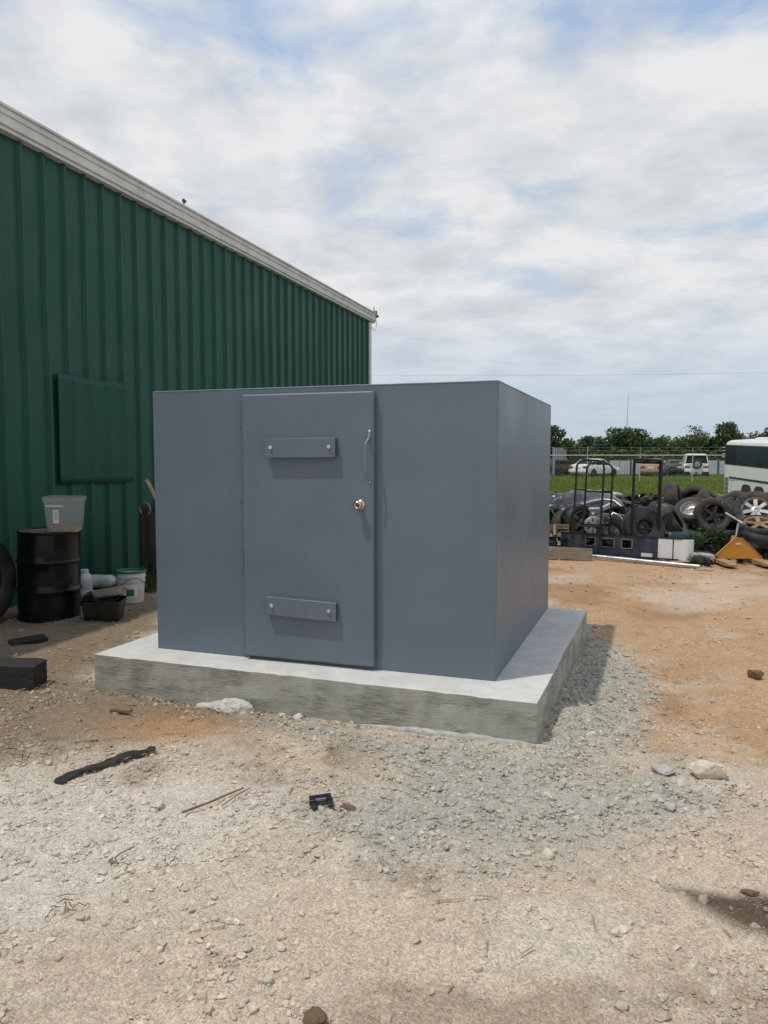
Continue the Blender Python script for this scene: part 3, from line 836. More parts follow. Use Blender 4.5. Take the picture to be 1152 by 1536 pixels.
# patch sheet screwed over the wall
def patch():
    V = []; F = []; nxp, nzp = 26, 16
    for i in range(nzp + 1):
        z = 1.30 + (2.60 - 1.30) * i / nzp
        for j in range(nxp + 1):
            x = 9.905 + 1.42 * j / nxp
            rib = .012 if (j % 6) in (2, 3) else 0
            dent = .010 * mnoise.noise(Vector((x * 3, z * 2.2, 1))) + .012 * max(0, mnoise.noise(Vector((x * 1.2, z * 1.5, 5))))
            zz = z + (.02 * mnoise.noise(Vector((x * 2, 0, i // 16))) if i in (0, nzp) else 0) + .012 * (x - 10)
            V.append((x, .045 + rib * .9 + dent * .6 + (.006 if j == nxp else 0), zz))
    n = nxp + 1
    for i in range(nzp):
        for j in range(nxp):
            F.append((i * n + j, i * n + j + 1, (i + 1) * n + j + 1, (i + 1) * n + j))
    mb = MB(); mb._add(V, F)
    ob = mb.build('patch_sheet', M_green2, barn, smooth=30)
    so = ob.modifiers.new('thick', 'SOLIDIFY'); so.thickness = .004
    for x in (9.96, 10.3, 10.65, 11.0, 11.28):
        for z in (1.36, 2.56):
            MB().at((x, .056, z), (R(-90), 0, 0)).lathe([(0, .008), (.007, .006), (.012, 0)], 8).build('screw', M_darkmetal, ob, smooth=60)
    ob['label'] = 'dented patch of green sheet screwed over the wall'
patch()
# flood lamp and cable at the far corner
mb = MB()
mb.tube([(-.30, .09, EAVE + .17), (-.40, .09, EAVE + .20)], .02, 8)
mb.at((-.41, .09, EAVE + .20), (R(20), R(-75), R(25))); mb.lathe([(.028, -.10), (.035, -.02), (.045, .0), (.085, .10), (.090, .115), (.0, .10)], 16)
mb.at(); mb.box((-.30, .09, EAVE + .24), (.05, .12, .14)); mb.tube([(-.22, .09, EAVE + .27), (-.22, .09, EAVE + .40)], .012, 6)
mb.build('flood_lamp', M_rimst, barn, smooth=40)
mb = MB(); mb.tube([(-.30, .12, EAVE + .13), (-.34, .12, EAVE - .02), (-.30, .12, EAVE - .13), (-.22, .11, EAVE - .20), (-.12, .10, EAVE - .19), (-.07, .08, EAVE - .12)], .008, 6); mb.build('cable', M_trim, barn, smooth=60)
mb = MB(); mb.tube([(8.51, .03, EAVE + .26), (8.51, .03, EAVE + .40)], .013, 6); mb.at((8.50, .03, EAVE + .37)); mb.box((0, 0, 0), (.07, .03, .035)); mb.build('roof_stub', M_darkmetal, barn)

# ------------------------------------------------------------------ far setting: fences, trees, mast, wire
def fence_sheet(parent, p0, p1, h, m, base):
    a = Vector(p0); b = Vector(p1); d = (b - a); n_ = Vector((d.y, -d.x)).normalized()
    if base is not None: pass
    k = 8; V = []; F = []
    for i in range(k + 1):
        q = a + d * (i / k) + n_ * (.03 if i % 2 else 0)
        V += [(q.x, q.y, 0), (q.x, q.y, h)]
    for i in range(k): F.append((2 * i, 2 * i + 2, 2 * i + 3, 2 * i + 1))
    mb = MB(); mb._add(V, F); o_ = mb.build('fence_sheet', m, parent)
    so = o_.modifiers.new('thick', 'SOLIDIFY'); so.thickness = .006
fl = empty('sheet_fence', (13.0, 59.5, 0), label='tall grey corrugated metal fence receding behind the shelter', cat='fence')
for i in range(54):
    p0 = (.272 * i * .95, .962 * i * .95); p1 = (.272 * (i + .96) * .95, .962 * (i + .96) * .95)
    fence_sheet(fl, p0, p1, 2.32 + random.uniform(-.05, .1), M_gal, 0)
    if i % 3 == 0: MB().box((p0[0] + .06, p0[1], 1.15), (.06, .06, 2.3)).build('post', M_rimst, fl)
fb = empty('sheet_fence', (19.6, 67.0, 0), label='low pale metal sheet fence behind the parked cars', cat='fence')
for i in range(26):
    fence_sheet(fb, (i * .95, 0), (i * .95 + .91, 0), 1.24 + random.uniform(-.03, .03), M_galw, 0)
    if i % 2 == 0: MB().box((i * .95 - .02, -.06, .64), (.07, .07, 1.28)).build('post', M_darkmetal, fb)
cf = empty('chain_link_fence', (10.2, 52.0, 0), label='chain link fence with a pale top rail in front of the parked cars', cat='fence')
for i in range(6):
    MB().tube([(i * 3.55, 0, -.6), (i * 3.55, 0, 1.74)], .035, 8).build('post', M_alum, cf, smooth=60)
MB().tube([(0, 0, 1.70), (17.75, 0, 1.70)], .026, 8).build('top_rail', M_trim, cf, smooth=60)
for z in (2.0, 2.22): MB().tube([(0, 0, z), (17.75, 0, z)], .003, 4).build('wire', M_alum, cf)
for i in range(6): MB().tube([(i * 3.55, 0, 1.74), (i * 3.55, 0, 2.26)], .014, 6).build('wire_arm', M_alum, cf)
mb = MB(); q = 0.0
while q < 17.6:
    for sgn in (1, -1):
        xa, xb = (q, q + 1.6) if sgn > 0 else (q + 1.6, q)
        mb.tube([(min(xa, 17.7), .012 * sgn, .05), (min(xb, 17.7), .012 * sgn, 1.66)], .0010, 3, cap=False)
    q += .11
mb.build('link_mesh', M_alum, cf)

def leaf_cloud(name, mat_, parent, blobs, n, leaf):
    """leaf-sized faces spread through the volume of several lumpy blobs"""
    ws = np.array([b[3] * b[4] * b[5] for b in blobs]) ** .67; ws /= ws.sum()
    P = []
    cnt = RNG.multinomial(n, ws)
    for b, c in zip(blobs, cnt):
        d = RNG.normal(size=(c, 3)); d /= np.linalg.norm(d, axis=1)[:, None]
        r = (RNG.random(c) ** .38)[:, None]
        # lumps
        l = 1 + .22 * np.sin(d[:, :1] * 5 + b[0]) * np.cos(d[:, 1:2] * 4 + b[1]) + .16 * np.sin(d[:, 2:] * 7 + b[2])
        P.append(np.array(b[:3]) + d * r * l * np.array(b[3:6]))
    P = np.concatenate(P)
    keepm = P[:, 2] > .1
    P = P[keepm]; n = len(P)
    a = RNG.normal(size=(n, 3)); a /= np.linalg.norm(a, axis=1)[:, None]
    t = RNG.normal(size=(n, 3)); t -= (t * a).sum(1)[:, None] * a; t /= np.linalg.norm(t, axis=1)[:, None]
    w = np.cross(a, t)
    s = (leaf * RNG.uniform(.5, 1.4, n))[:, None]
    V = np.stack([P - t * s, P + w * s * .55, P + t * s, P - w * s * .55 + a * s * .2], 1).reshape(-1, 3)
    F = np.arange(4 * n).reshape(-1, 4)
    return np_mesh(name, V, F, mat_, parent, nper=4)
def tree(x, y, h, w, li, label, group=None, sparse=False, n=2600, leaf=.2, trunk=.3, nb=9, low=.25, shape=.75):
    t = empty('tree', (x, y, gz(x, y)), label=label, cat='tree', group=group)
    rr = random.Random(int(x * 131 + y * 17))
    blobs = []
    for i in range(nb):
        a = rr.uniform(0, 6.28); q = rr.uniform(0, 1) ** .6
        zz = rr.uniform(low, .86)
        rad = w / 2 * (1 - abs(zz - .5) * .6) * shape
        br = w * rr.uniform(.17, .30)
        bx, by = math.cos(a) * rad * q, math.sin(a) * rad * q
        blobs.append((bx, by, min(h * zz, h - br * .8), br, br, br * rr.uniform(.6, .9)))
    blobs.append((0, 0, h * .62, w * .3, w * .3, h * .3))
    mb = MB()
    mb.tube([(0, 0, -.2), (.05 * h * .1, 0, h * .25), (-.02 * h, .01 * h, h * .5), (.01 * h, 0, h * .78)], [trunk * .5, trunk * .38, trunk * .26, trunk * .06], 8)
    for b in blobs[:-1]:
        z0 = h * rr.uniform(.18, .45)
        mid = (b[0] * .45, b[1] * .45, z0 + (b[2] - z0) * .6)
        mb.tube([(0, 0, z0), mid, b[:3]], [trunk * .2, trunk * .12, trunk * .03], 5)
        if sparse:
            for _ in range(7):
                e = (b[0] + rr.gauss(0, b[3] * .7), b[1] + rr.gauss(0, b[3] * .7), b[2] + rr.uniform(-.2, .9) * b[5])
                mb.tube([mid, ((mid[0] + e[0]) / 2, (mid[1] + e[1]) / 2, (mid[2] + e[2]) / 2 + .1), e], [trunk * .09, trunk * .05, trunk * .015], 4)
    mb.build('trunk', M_bark, t, smooth=60)
    leaf_cloud('crown', LEAF[li], t, blobs, n, leaf)
    return t
def Xat(px, y): return (px - 576) / 1152 * y
G_T = 'trees on the skyline behind the fences'
tree(Xat(829, 82), 82, 5.3, 3.6, 1, 'loose green tree rising just past the right edge of the shelter', G_T, n=1900, leaf=.17)
tree(Xat(812, 84), 84, 4.4, 4.0, 1, 'green tree half hidden behind the right edge of the shelter', G_T, n=1800)
tree(Xat(850, 92), 92, 4.0, 3.6, 2, 'low olive tree over the end of the tall grey fence', G_T, n=1600, low=.15)
tree(Xat(880, 120), 120, 5.1, 4.6, 3, 'small bluish tree far off left of the big round tree', G_T, n=1500, leaf=.24, low=.15)
tree(Xat(903, 112), 112, 4.7, 5.0, 3, 'blue-green tree touching the left side of the big round tree', G_T, n=1700, leaf=.24, low=.12)
tree(Xat(950, 96), 96, 5.35, 6.6, 0, 'big dark round-topped tree behind the white sedan', G_T, n=5200, leaf=.2, trunk=.5, nb=14, low=.2, shape=.85)
tree(Xat(985, 104), 104, 4.3, 4.8, 1, 'low green tree right of the big round tree', G_T, n=2000, low=.12)
tree(Xat(1012, 100), 100, 4.3, 4.8, 2, 'low olive tree behind the faded tan car', G_T, n=1900, low=.1)
tree(Xat(1040, 93), 93, 4.6, 4.8, 1, 'rounded green shrub-like tree behind the white off-road car', G_T, n=2600, low=.1)
tree(Xat(1046, 99), 99, 6.3, 3.6, 4, 'sparse grey half-bare tree above the white off-road car', G_T, sparse=True, n=620, leaf=.13, trunk=.26, low=.45)
tree(Xat(1088, 92), 92, 6.2, 4.9, 0, 'tall dark green tree left of the bus roof', G_T, n=5200, leaf=.19, trunk=.45, nb=14, low=.22, shape=.85)
tree(Xat(1132, 100), 100, 4.8, 5.0, 2, 'olive tree showing above the roof of the bus', G_T, n=2200, low=.2)
tree(Xat(1170, 96), 96, 5.2, 4.6, 1, 'green tree above the bus roof at the picture edge', G_T, n=2200)
for i, (px, yy) in enumerate(((850, 84), (882, 86), (915, 85), (948, 88), (980, 86), (1012, 88), (1045, 87), (1078, 88), (1110, 90))):
    b = empty('hedge_bush', (Xat(px, yy), yy, 0), label=['low dark bush at the left end of the hedge, by the tall fence', 'low olive bush in the hedge left of the big round tree', 'low green bush in the hedge over the white sedan', 'dark hedge bush at the foot of the big round tree', 'olive hedge bush between the white sedan and the tan car', 'green hedge bush behind the tan car', 'dark hedge bush right behind the white off-road car', 'olive hedge bush between the off-road car and the bus', 'green hedge bush hidden behind the bus rear'][i], cat='bush', group='bushes in the hedge row')
    w = 3.4
    leaf_cloud('foliage', LEAF[(i * 2) % 3], b, [(-1.1, 0, .9, 1.2, .8, 1.1), (0, .1, 1.2, 1.3, .9, 1.2), (1.1, 0, 1.0, 1.2, .8, 1.15)], 2300, .19)
    MB().tube([(0, 0, -.1), (0, 0, .9)], [.08, .03], 6).build('stem', M_bark, b)
mast = empty('radio_mast', (47.2, 150, 0), label='thin radio mast rising above the big round tree', cat='mast')
MB().tube([(0, 0, 0), (0, 0, 8), (.15, 0, 13.4)], [.06, .045, .03], 6).build('mast_tube', M_rimst, mast)
for a in (0, 2.1, 4.2): MB().tube([(0, 0, 9), (3 * math.cos(a), 3 * math.sin(a), 0)], .008, 4).build('guy_wire', M_rimst, mast)
pl = empty('power_line', (0, 62, 0), label='thin overhead wire crossing the low sky behind the shelter', cat='wire')
pts = []
for i in range(41):
    u = i / 40; X = -40 + 110 * u
    pts.append((X, 0, 8.05 + .000 * X + .00042 * (X - 6) ** 2 * 1.0))
MB().tube(pts, .0065, 5).build('wire', M_rimst, pl, smooth=60)
for X in (-40, 70):
    zt = 8.05 + .00042 * (X - 6) ** 2
    mb = MB(); mb.tube([(X, 0, -.3), (X, 0, zt + .4)], [.14, .09], 8); mb.box((X, 0, zt - .05), (1.6, .1, .1)); mb.build('pole', M_wood_g, pl)

# grass field between heap and cars
def grass(name, n, xr, yr, hgt, keep, label, m=M_grass, wid=.5):
    x = RNG.uniform(*xr, n); y = RNG.uniform(*yr, n); k = keep(x, y); x, y = x[k], y[k]; n = len(x)
    z = ground_z(x, y) - .02; a = RNG.uniform(0, 2 * np.pi, n); h = hgt * RNG.uniform(.45, 1.25, n); w = h * wid * .25
    lx, ly = RNG.normal(0, .35, n) * h, RNG.normal(0, .35, n) * h
    V = np.stack([np.stack([x - np.cos(a) * w, y - np.sin(a) * w, z], -1), np.stack([x + np.cos(a) * w, y + np.sin(a) * w, z], -1), np.stack([x + lx, y + ly, z + h], -1)], 1).reshape(-1, 3)
    tag(np_mesh(name, V, np.arange(3 * n).reshape(-1, 3), m), label, 'grass', kind='stuff')
grass('field_grass', 110000, (5, 34), (15.5, 66), .17, lambda x, y: (x > .2 * y) & (x < .62 * y), 'bright green grass of the field behind the scrap heap', wid=.8)
grass('yard_grass', 5200, (2.0, 9), (11.9, 15), .13, lambda x, y: (fbm(x * 1.1, y * 1.1, 91) > .52) & (y > 12.6 - .12 * x), 'tufts of green grass among the scrap at the yard edge', wid=.5)
grass('wall_grass', 420, (-3.25, -2.75), (9.0, 10.2), .20, lambda x, y: fbm(x * 3, y * 3, 95) > .42, 'small tuft of green grass at the foot of the barn beside the bucket', m=M_weed, wid=.35)

# ------------------------------------------------------------------ vehicles
def wheel_parts(parent, x, y, r, w, side, m_rim=M_rimst, spokes=5):
    wmb = MB().at((x, y, r), (R(90), 0, 0))
    rt = r
    prof = [(rt * .62, -w * .42), (rt * .80, -w * .5), (rt * .93, -w * .47), (rt, -w * .36), (rt, w * .36), (rt * .93, w * .47), (rt * .80, w * .5), (rt * .62, w * .42), (rt * .6, 0)]
    t = wmb.lathe(prof, 24, closed=True).build('wheel', M_rubber_k, parent, smooth=50)
    rm = MB().at((x, y - side * -.0, r), (R(90), 0, 0))
    zo = -w * .38 * side
    rm.lathe([(rt * .62, zo), (rt * .56, zo * .85), (rt * .52, zo * .4), (0, zo * .4)], 20)
    for k in range(spokes):
        rm.at((x, y, r), (R(90), 0, 0)); rm.M = rm.M @ Matrix.Rotation(2 * math.pi * k / spokes, 4, 'Z')
        rm.box((rt * .30, 0, zo * .75), (rt * .56, rt * .17, w * .12))
    rm.at((x, y, r), (R(90), 0, 0)); rm.lathe([(rt * .14, zo * .6), (rt * .12, zo), (0, zo)], 10)
    rm.build('rim', m_rim, t, smooth=40)

def car(name, label, loc, yaw, L_, W, body, st, cab, wr, wx, group, rear=None, rim=M_rimst, lamps=True):
    """st: (x, z_bottom, z_top, half-width factor); cab: list of (x, z, half width) for glasshouse base and roof"""
    root = empty(name, loc, (0, 0, yaw), label, 'car', group)
    hw = W / 2
    rings = []
    for x, zb, zt, f in st:
        w = hw * f; h = zt - zb
        half = [(w * .80, zb), (w * .97, zb + h * .12), (w, zb + h * .45), (w * .985, zb + h * .72), (w * .93, zb + h * .93), (w * .80, zt), (w * .40, zt + .015)]
        ring = [(x, -a, z) for a, z in half] + [(x, a, z) for a, z in reversed(half)]
        rings.append(ring)
    MB().loft(rings).build('body', body, root, smooth=45)
    # glasshouse: b = base stations, r = roof stations
    (xb0, xb1, zb, wb), (xr0, xr1, zr, wr_) = cab
    V = [(xb0, -wb, zb), (xb1, -wb, zb), (xb1, wb, zb), (xb0, wb, zb), (xr0, -wr_, zr), (xr1, -wr_, zr), (xr1, wr_, zr), (xr0, wr_, zr)]
    mb = MB(); mb._add(V, [(0, 1, 5, 4), (1, 2, 6, 5), (2, 3, 7, 6), (3, 0, 4, 7), (4, 5, 6, 7), (3, 2, 1, 0)])
    mb.build('glasshouse', M_glass, root, bevel=.03)
    rf = MB()
    cxr = (xr0 + xr1) / 2; 
    rf.loft([[(xr0 - .06, -wr_ * .96, zr - .03), (xr0 - .06, wr_ * .96, zr - .03), (xr0 - .04, wr_ * .9, zr + .015), (xr0 - .04, -wr_ * .9, zr + .015)],
             [(xr0 + .15, -wr_ - .012, zr - .02), (xr0 + .15, wr_ + .012, zr - .02), (xr0 + .15, wr_ * .9, zr + .055), (xr0 + .15, -wr_ * .9, zr + .055)],
             [(cxr, -wr_ - .015, zr - .02), (cxr, wr_ + .015, zr - .02), (cxr, wr_ * .9, zr + .075), (cxr, -wr_ * .9, zr + .075)],
             [(xr1 - .1, -wr_ - .012, zr - .02), (xr1 - .1, wr_ + .012, zr - .02), (xr1 - .1, wr_ * .9, zr + .05), (xr1 - .1, -wr_ * .9, zr + .05)],
             [(xr1 + .06, -wr_ * .96, zr - .03), (xr1 + .06, wr_ * .96, zr - .03), (xr1 + .05, wr_ * .9, zr), (xr1 + .05, -wr_ * .9, zr)]])
    rf.build('roof', body, root, smooth=50)
    for s in (-1, 1):
        for (xa, xc) in ((xb0, xr0), (xb1, xr1), ((xb0 * .45 + xb1 * .55), (xr0 * .45 + xr1 * .55)), (xb0 * .78 + xb1 * .22, xr0 * .86 + xr1 * .14)):
            MB().tube([(xa, s * (wb + .004), zb - .02), (xc, s * (wr_ + .004), zr)], .038, 6).build('pillar', body, root, smooth=60)
    for s in (-1, 1):
        for x in wx:
            ar = MB().at((x, s * (hw - .045), wr * 1.0), (R(90), 0, 0)); ar.lathe([(0, -.052), (wr * 1.17, -.052), (wr * 1.17, .052), (0, .052)], 22)
            ar.build('wheel_arch', M_plast_k, root)
            wheel_parts(root, x, s * (hw - .085), wr, .19, -s, rim)
    x0 = st[0][0]; xe = st[-1][0]
    mb = MB(); mb.box((x0 + .02, 0, .50), (.16, W * .95, .20)); mb.build('rear_bumper', rear or body, root, bevel=.04)
    mb = MB(); mb.box((xe - .02, 0, .46), (.16, W * .95, .22)); mb.build('front_bumper', rear or body, root, bevel=.04)
    if lamps:
        for s in (-1, 1):
            MB().box((x0 + .0, s * hw * .74, .80), (.08, W * .20, .16)).build('tail_lamp', M_red, root, bevel=.02)
            MB().box((xe - .0, s * hw * .72, .66), (.08, W * .2, .13)).build('headlamp', M_lamp, root, bevel=.02)
        MB().box((x0 - .035, 0, .74), (.03, .50, .14)).build('number_plate', M_paper, root)
    for s in (-1, 1):
        MB().at((xb1 - .25, s * (hw + .07), zb + .03), (0, 0, 0)).box((0, 0, 0), (.10, .17, .12)).build('wing_mirror', body, root, bevel=.03)
        for xd in (.30, .56):
            xx = xb0 + (xb1 - xb0) * xd
            MB().box((xx, s * (hw * .992), zb - .13), (.16, .03, .03)).build('door_handle', M_plast_k, root)
    return root
G_C = 'cars parked behind the grass field'
SED = [(-2.22, .36, .80, .86), (-2.14, .28, .96, .93), (-1.75, .22, 1.02, 1.0), (-1.0, .20, .98, 1.0), (.4, .20, .96, 1.0), (1.1, .20, .95, 1.0), (1.75, .22, .84, .97), (2.12, .28, .70, .92), (2.25, .36, .62, .82)]
SCAB = ((-1.62, 1.10, .94, .76), (-.98, .28, 1.37, .60))
c1 = car('sedan', 'white sedan parked askew seen from its rear corner', (16.7, 61.0, 0), R(40), 4.5, 1.74, M_carwhite, SED, SCAB, .31, (-1.33, 1.35), G_C)
c2 = car('sedan', 'dark brown wreck of a car beside the tall grey fence', (14.9, 64.5, 0), R(28), 4.5, 1.7, M_cardark, SED, ((-1.5, 1.0, .94, .74), (-.9, .25, 1.30, .58)), .31, (-1.33, 1.35), G_C)
c3 = car('sedan', 'faded tan car with its dusty tail towards us', (21.7, 62.0, 0), R(66), 4.5, 1.78, M_cartan, SED, ((-1.5, 1.1, .94, .78), (-.9, .25, 1.38, .62)), .31, (-1.33, 1.35), G_C)
c4 = car('sedan', 'dark teal car half hidden left of the white off-road car', (24.6, 65.0, 0), R(80), 4.4, 1.72, M_carteal, SED, ((-1.5, 1.0, .94, .74), (-.9, .25, 1.26, .58)), .31, (-1.33, 1.35), G_C)
SUV = [(-2.05, .50, 1.02, .92), (-2.0, .42, 1.06, .97), (-1.0, .40, 1.08, 1.0), (.9, .40, 1.08, 1.0), (1.5, .40, 1.06, 1.0), (2.05, .44, 1.00, .96), (2.15, .52, .86, .9)]
c5 = car('off_road_car', 'white off-road car with a spare wheel on its tailgate', (25.0, 62.0, 0), R(73), 4.3, 1.84, M_carwhite, SUV, ((-1.98, 1.05, 1.06, .84), (-1.88, .55, 1.76, .70)), .38, (-1.3, 1.35), G_C)
spw = MB().at((-2.17, -.02, 1.02), (0, R(-90), 0)); spw.lathe([(.20, -.09), (.30, -.1), (.36, -.06), (.36, .06), (.30, .1), (.22, .08), (.19, 0)], 26, closed=True); sw = spw.build('spare_wheel', M_rubber_k, c5, smooth=50)
sp = MB().at((-2.17, -.02, 1.02), (0, R(-90), 0)); sp.lathe([(.215, .075), (.19, .05), (.0, .05)], 20)
for k in range(5):
    sp.at((-2.17, -.02, 1.02), (0, R(-90), 0)); sp.M = sp.M @ Matrix.Rotation(2 * math.pi * k / 5, 4, 'Z'); sp.box((.11, 0, .075), (.2, .06, .03))
sp.build('rim', M_alloy, sw, smooth=40)
# dark inner of spare rim
MB().box((-2.06, 0, .62), (.06, 1.5, .14)).build('bumper_step', M_trim, c5, bevel=.02)

# bus
bus = empty('bus', (18.45, 41.8, -.82), (R(1.9), 0, R(-1.7)), 'white touring bus with dark side windows behind the tyre heap', 'bus')
# local: y- runs along the bus towards the viewer, x+ across; side facing us is x = 0
BLN, BWD, BHT = 12.0, 2.5, 3.38
def bus_ring(y, inset=0.0, zt=0.0):
    a = inset
    return [(a + .0, y, .38), (a + 0.0, y, 1.0), (a + .0, y, 2.9), (a + .01, y, 3.12 - zt), (a + .06, y, 3.24 - zt), (a + .22, y, 3.33 - zt), (BWD / 2, y, 3.40 - zt), (BWD - .22 - a, y, 3.33 - zt), (BWD - .06 - a, y, 3.24 - zt), (BWD - .01 - a, y, 3.12 - zt), (BWD - a, y, 2.9), (BWD - a, y, 1.0), (BWD - a, y, .38)]
MB().loft([bus_ring(.0, .05, .09), bus_ring(-.10, .01, .03), bus_ring(-.4, 0, 0), bus_ring(-BLN + .4, 0, 0), bus_ring(-BLN, .06, .12)]).build('body', M_buswhite, bus, smooth=30)
ws = [(.14, 1.55, M_glass), (1.62, 3.55, M_glass2), (3.62, 5.55, M_glass2), (5.62, 7.55, M_glass2), (7.62, 9.55, M_glass2), (9.62, 11.6, M_glass2)]
for a, b, m_ in ws:
    MB().box((-.004, -(a + b) / 2, 2.56), (.02, b - a, .98)).build('window', m_, bus, bevel=.006)
    MB().box((BWD + .004, -(a + b) / 2, 2.56), (.02, b - a, .98)).build('window', m_, bus, bevel=.006)
MB().box((-.002, -5.85, 2.56), (.012, 11.55, 1.06)).build('window_band', M_plast_k, bus)
MB().box((-.006, -6.3, 1.36), (.02, 11.1, .10)).build('belt_rail', M_darkmetal, bus)
MB().box((-.004, -6.3, 1.42), (.012, 11.1, .02)).build('trim_strip', M_alum, bus)
for z in (.52, .76, 1.0, 1.24):
    mb = MB()
    for k in range(5): mb.at((-.006, -.42, z - .08 + k * .04), (0, R(30), 0)).box((0, 0, 0), (.03, .46, .012))
    mb.at(); mb.box((-.001, -.42, z), (.008, .48, .21))
    mb.build('louvre', M_rimst, bus)
for yc in (-2.85, -4.27):
    poly = [(-.62, .30), (-.60, .75), (-.48, 1.02), (-.28, 1.12), (.28, 1.12), (.48, 1.02), (.60, .75), (.62, .30)]
    mb = MB().at((0, yc, 0)); mb.loft([[(-.012, a, z) for a, z in poly], [(.30, a, z) for a, z in poly]]); mb.build('wheel_arch', M_plast_k, bus)
    wmb = MB().at((.13, yc, .50), (0, R(90), 0)); wmb.lathe([(.28, -.13), (.42, -.15), (.49, -.12), (.5, 0), (.49, .12), (.42, .15), (.28, .13)], 24, closed=True); wb_ = wmb.build('wheel', M_rubber_k, bus, smooth=50)
    MB().at((.06, yc, .50), (0, R(90), 0)).lathe([(.29, -.05), (.22, .02), (.1, .0), (.09, -.07), (0, -.07)], 18).build('rim', M_rimst, wb_, smooth=50)
for yy in (-2.2, -4.6, -7.0): MB().at((BWD * .45, yy, 3.40), (0, 0, 0)).lathe([(.5, -.05), (.46, .06), (.3, .10), (0, .11)], 14).build('roof_vent', M_buswhite, bus, smooth=50)
for k in range(4): MB().tube([(.02, .0, 2.42 + k * .17), (-.06, .14, 2.42 + k * .17), (.14, .16, 2.42 + k * .17)], .018, 6).build('rear_bracket', M_white, bus)  # bent white bars: ladder-like brackets at the rear end
MB().box((-.004, -1.1, 1.24), (.01, .62, .03)).build('lettering', M_print, bus); MB().box((-.004, -1.62, 1.24), (.01, .05, .09)).build('lettering', M_print, bus)
for a in (1.0, 6.5, 8.3, 10.1): MB().box((-.003, -a - .0, .82), (.008, .012, .75)).build('panel_joint', M_rimst, bus)

# ------------------------------------------------------------------ scrap heap
HX = lambda px, y: (px - 576) / 1152 * y * .9974 + 0
def HZ(py, y): return 1.65 - (py - 684) / 1152 * y
mound = MB()
V = []; F = []
nxm, nym = 60, 26
for i in range(nxm + 1):
    for j in range(nym + 1):
        x = 2.4 + 7.6 * i / nxm; y = 12.35 + 5.2 * j / nym
        e = max(0, math.sin(math.pi * min(1, j / nym * 1.02))) ** 1.05 * max(0, min(1, i / 6)) * max(0, min(1, (nxm - i) / 6))
        h = (.66 + .14 * mnoise.noise(Vector((x * .9, y * .9, 3))) + .16 * mnoise.noise(Vector((x * 3.3, y * 3.3, 8)))) * e - .03
        V.append((x, y - .12 * (x - 4), h))
for i in range(nxm):
    for j in range(nym):
        a = i * (nym + 1) + j; F.append((a, a + nym + 1, a + nym + 2, a + 1))
mound._add(V, F)
tag(mound.build('scrap_mound', M_soil, smooth=80), 'dark soil and fine debris under the scrap tyres', 'debris', kind='stuff')

def heap_bits(name, n, label):
    """small jumbled scraps of rubber, plastic and trim pressed into the mound"""
    x = RNG.uniform(2.7, 9.6, n); u = RNG.uniform(.04, .62, n); y = 12.35 + 5.2 * u - .12 * (x - 4)
    e = np.sin(np.pi * u) ** 1.05
    z = .66 * e + RNG.uniform(-.04, .20, n)
    s = np.stack([RNG.uniform(.03, .16, n), RNG.uniform(.02, .07, n), RNG.uniform(.006, .03, n)], -1)
    cub = np.array([(i, j, k) for k in (-1, 1) for j in (-1, 1) for i in (-1, 1)], float)
    v = cub[None] * s[:, None] * RNG.uniform(.6, 1.2, (n, 8, 1))
    v[..., 2] += (cub[None, :, 0] * RNG.uniform(-.03, .03, (n, 1)))
    a = RNG.uniform(0, 6.28, n); b = RNG.normal(0, .5, n)
    ca, sa, cb, sb = np.cos(a)[:, None], np.sin(a)[:, None], np.cos(b)[:, None], np.sin(b)[:, None]
    X = v[..., 0] * cb - v[..., 2] * sb; Z = v[..., 0] * sb + v[..., 2] * cb; Y = v[..., 1]
    P = np.stack([X * ca - Y * sa + x[:, None], X * sa + Y * ca + y[:, None], Z + z[:, None]], -1).reshape(-1, 3)
    q = np.array([(0, 2, 3, 1), (4, 5, 7, 6), (0, 1, 5, 4), (2, 6, 7, 3), (0, 4, 6, 2), (1, 3, 7, 5)])
    F = (q[None] + (np.arange(n) * 8)[:, None, None]).reshape(-1, 4)
    pal = np.array([(.02, .02, .02), (.03, .028, .026), (.05, .045, .04), (.09, .075, .06), (.16, .12, .08), (.03, .05, .06), (.25, .24, .23)])
    c = pal[RNG.choice(len(pal), n, p=[.25, .22, .2, .14, .1, .05, .04])]
    tag(np_mesh(name, P, F, M_stone, col=np.repeat(c, 8, 0), nper=4), label, 'debris', kind='stuff')
heap_bits('scrap_fragments', 2600, 'small dark scraps of rubber, plastic and metal between the tyres')

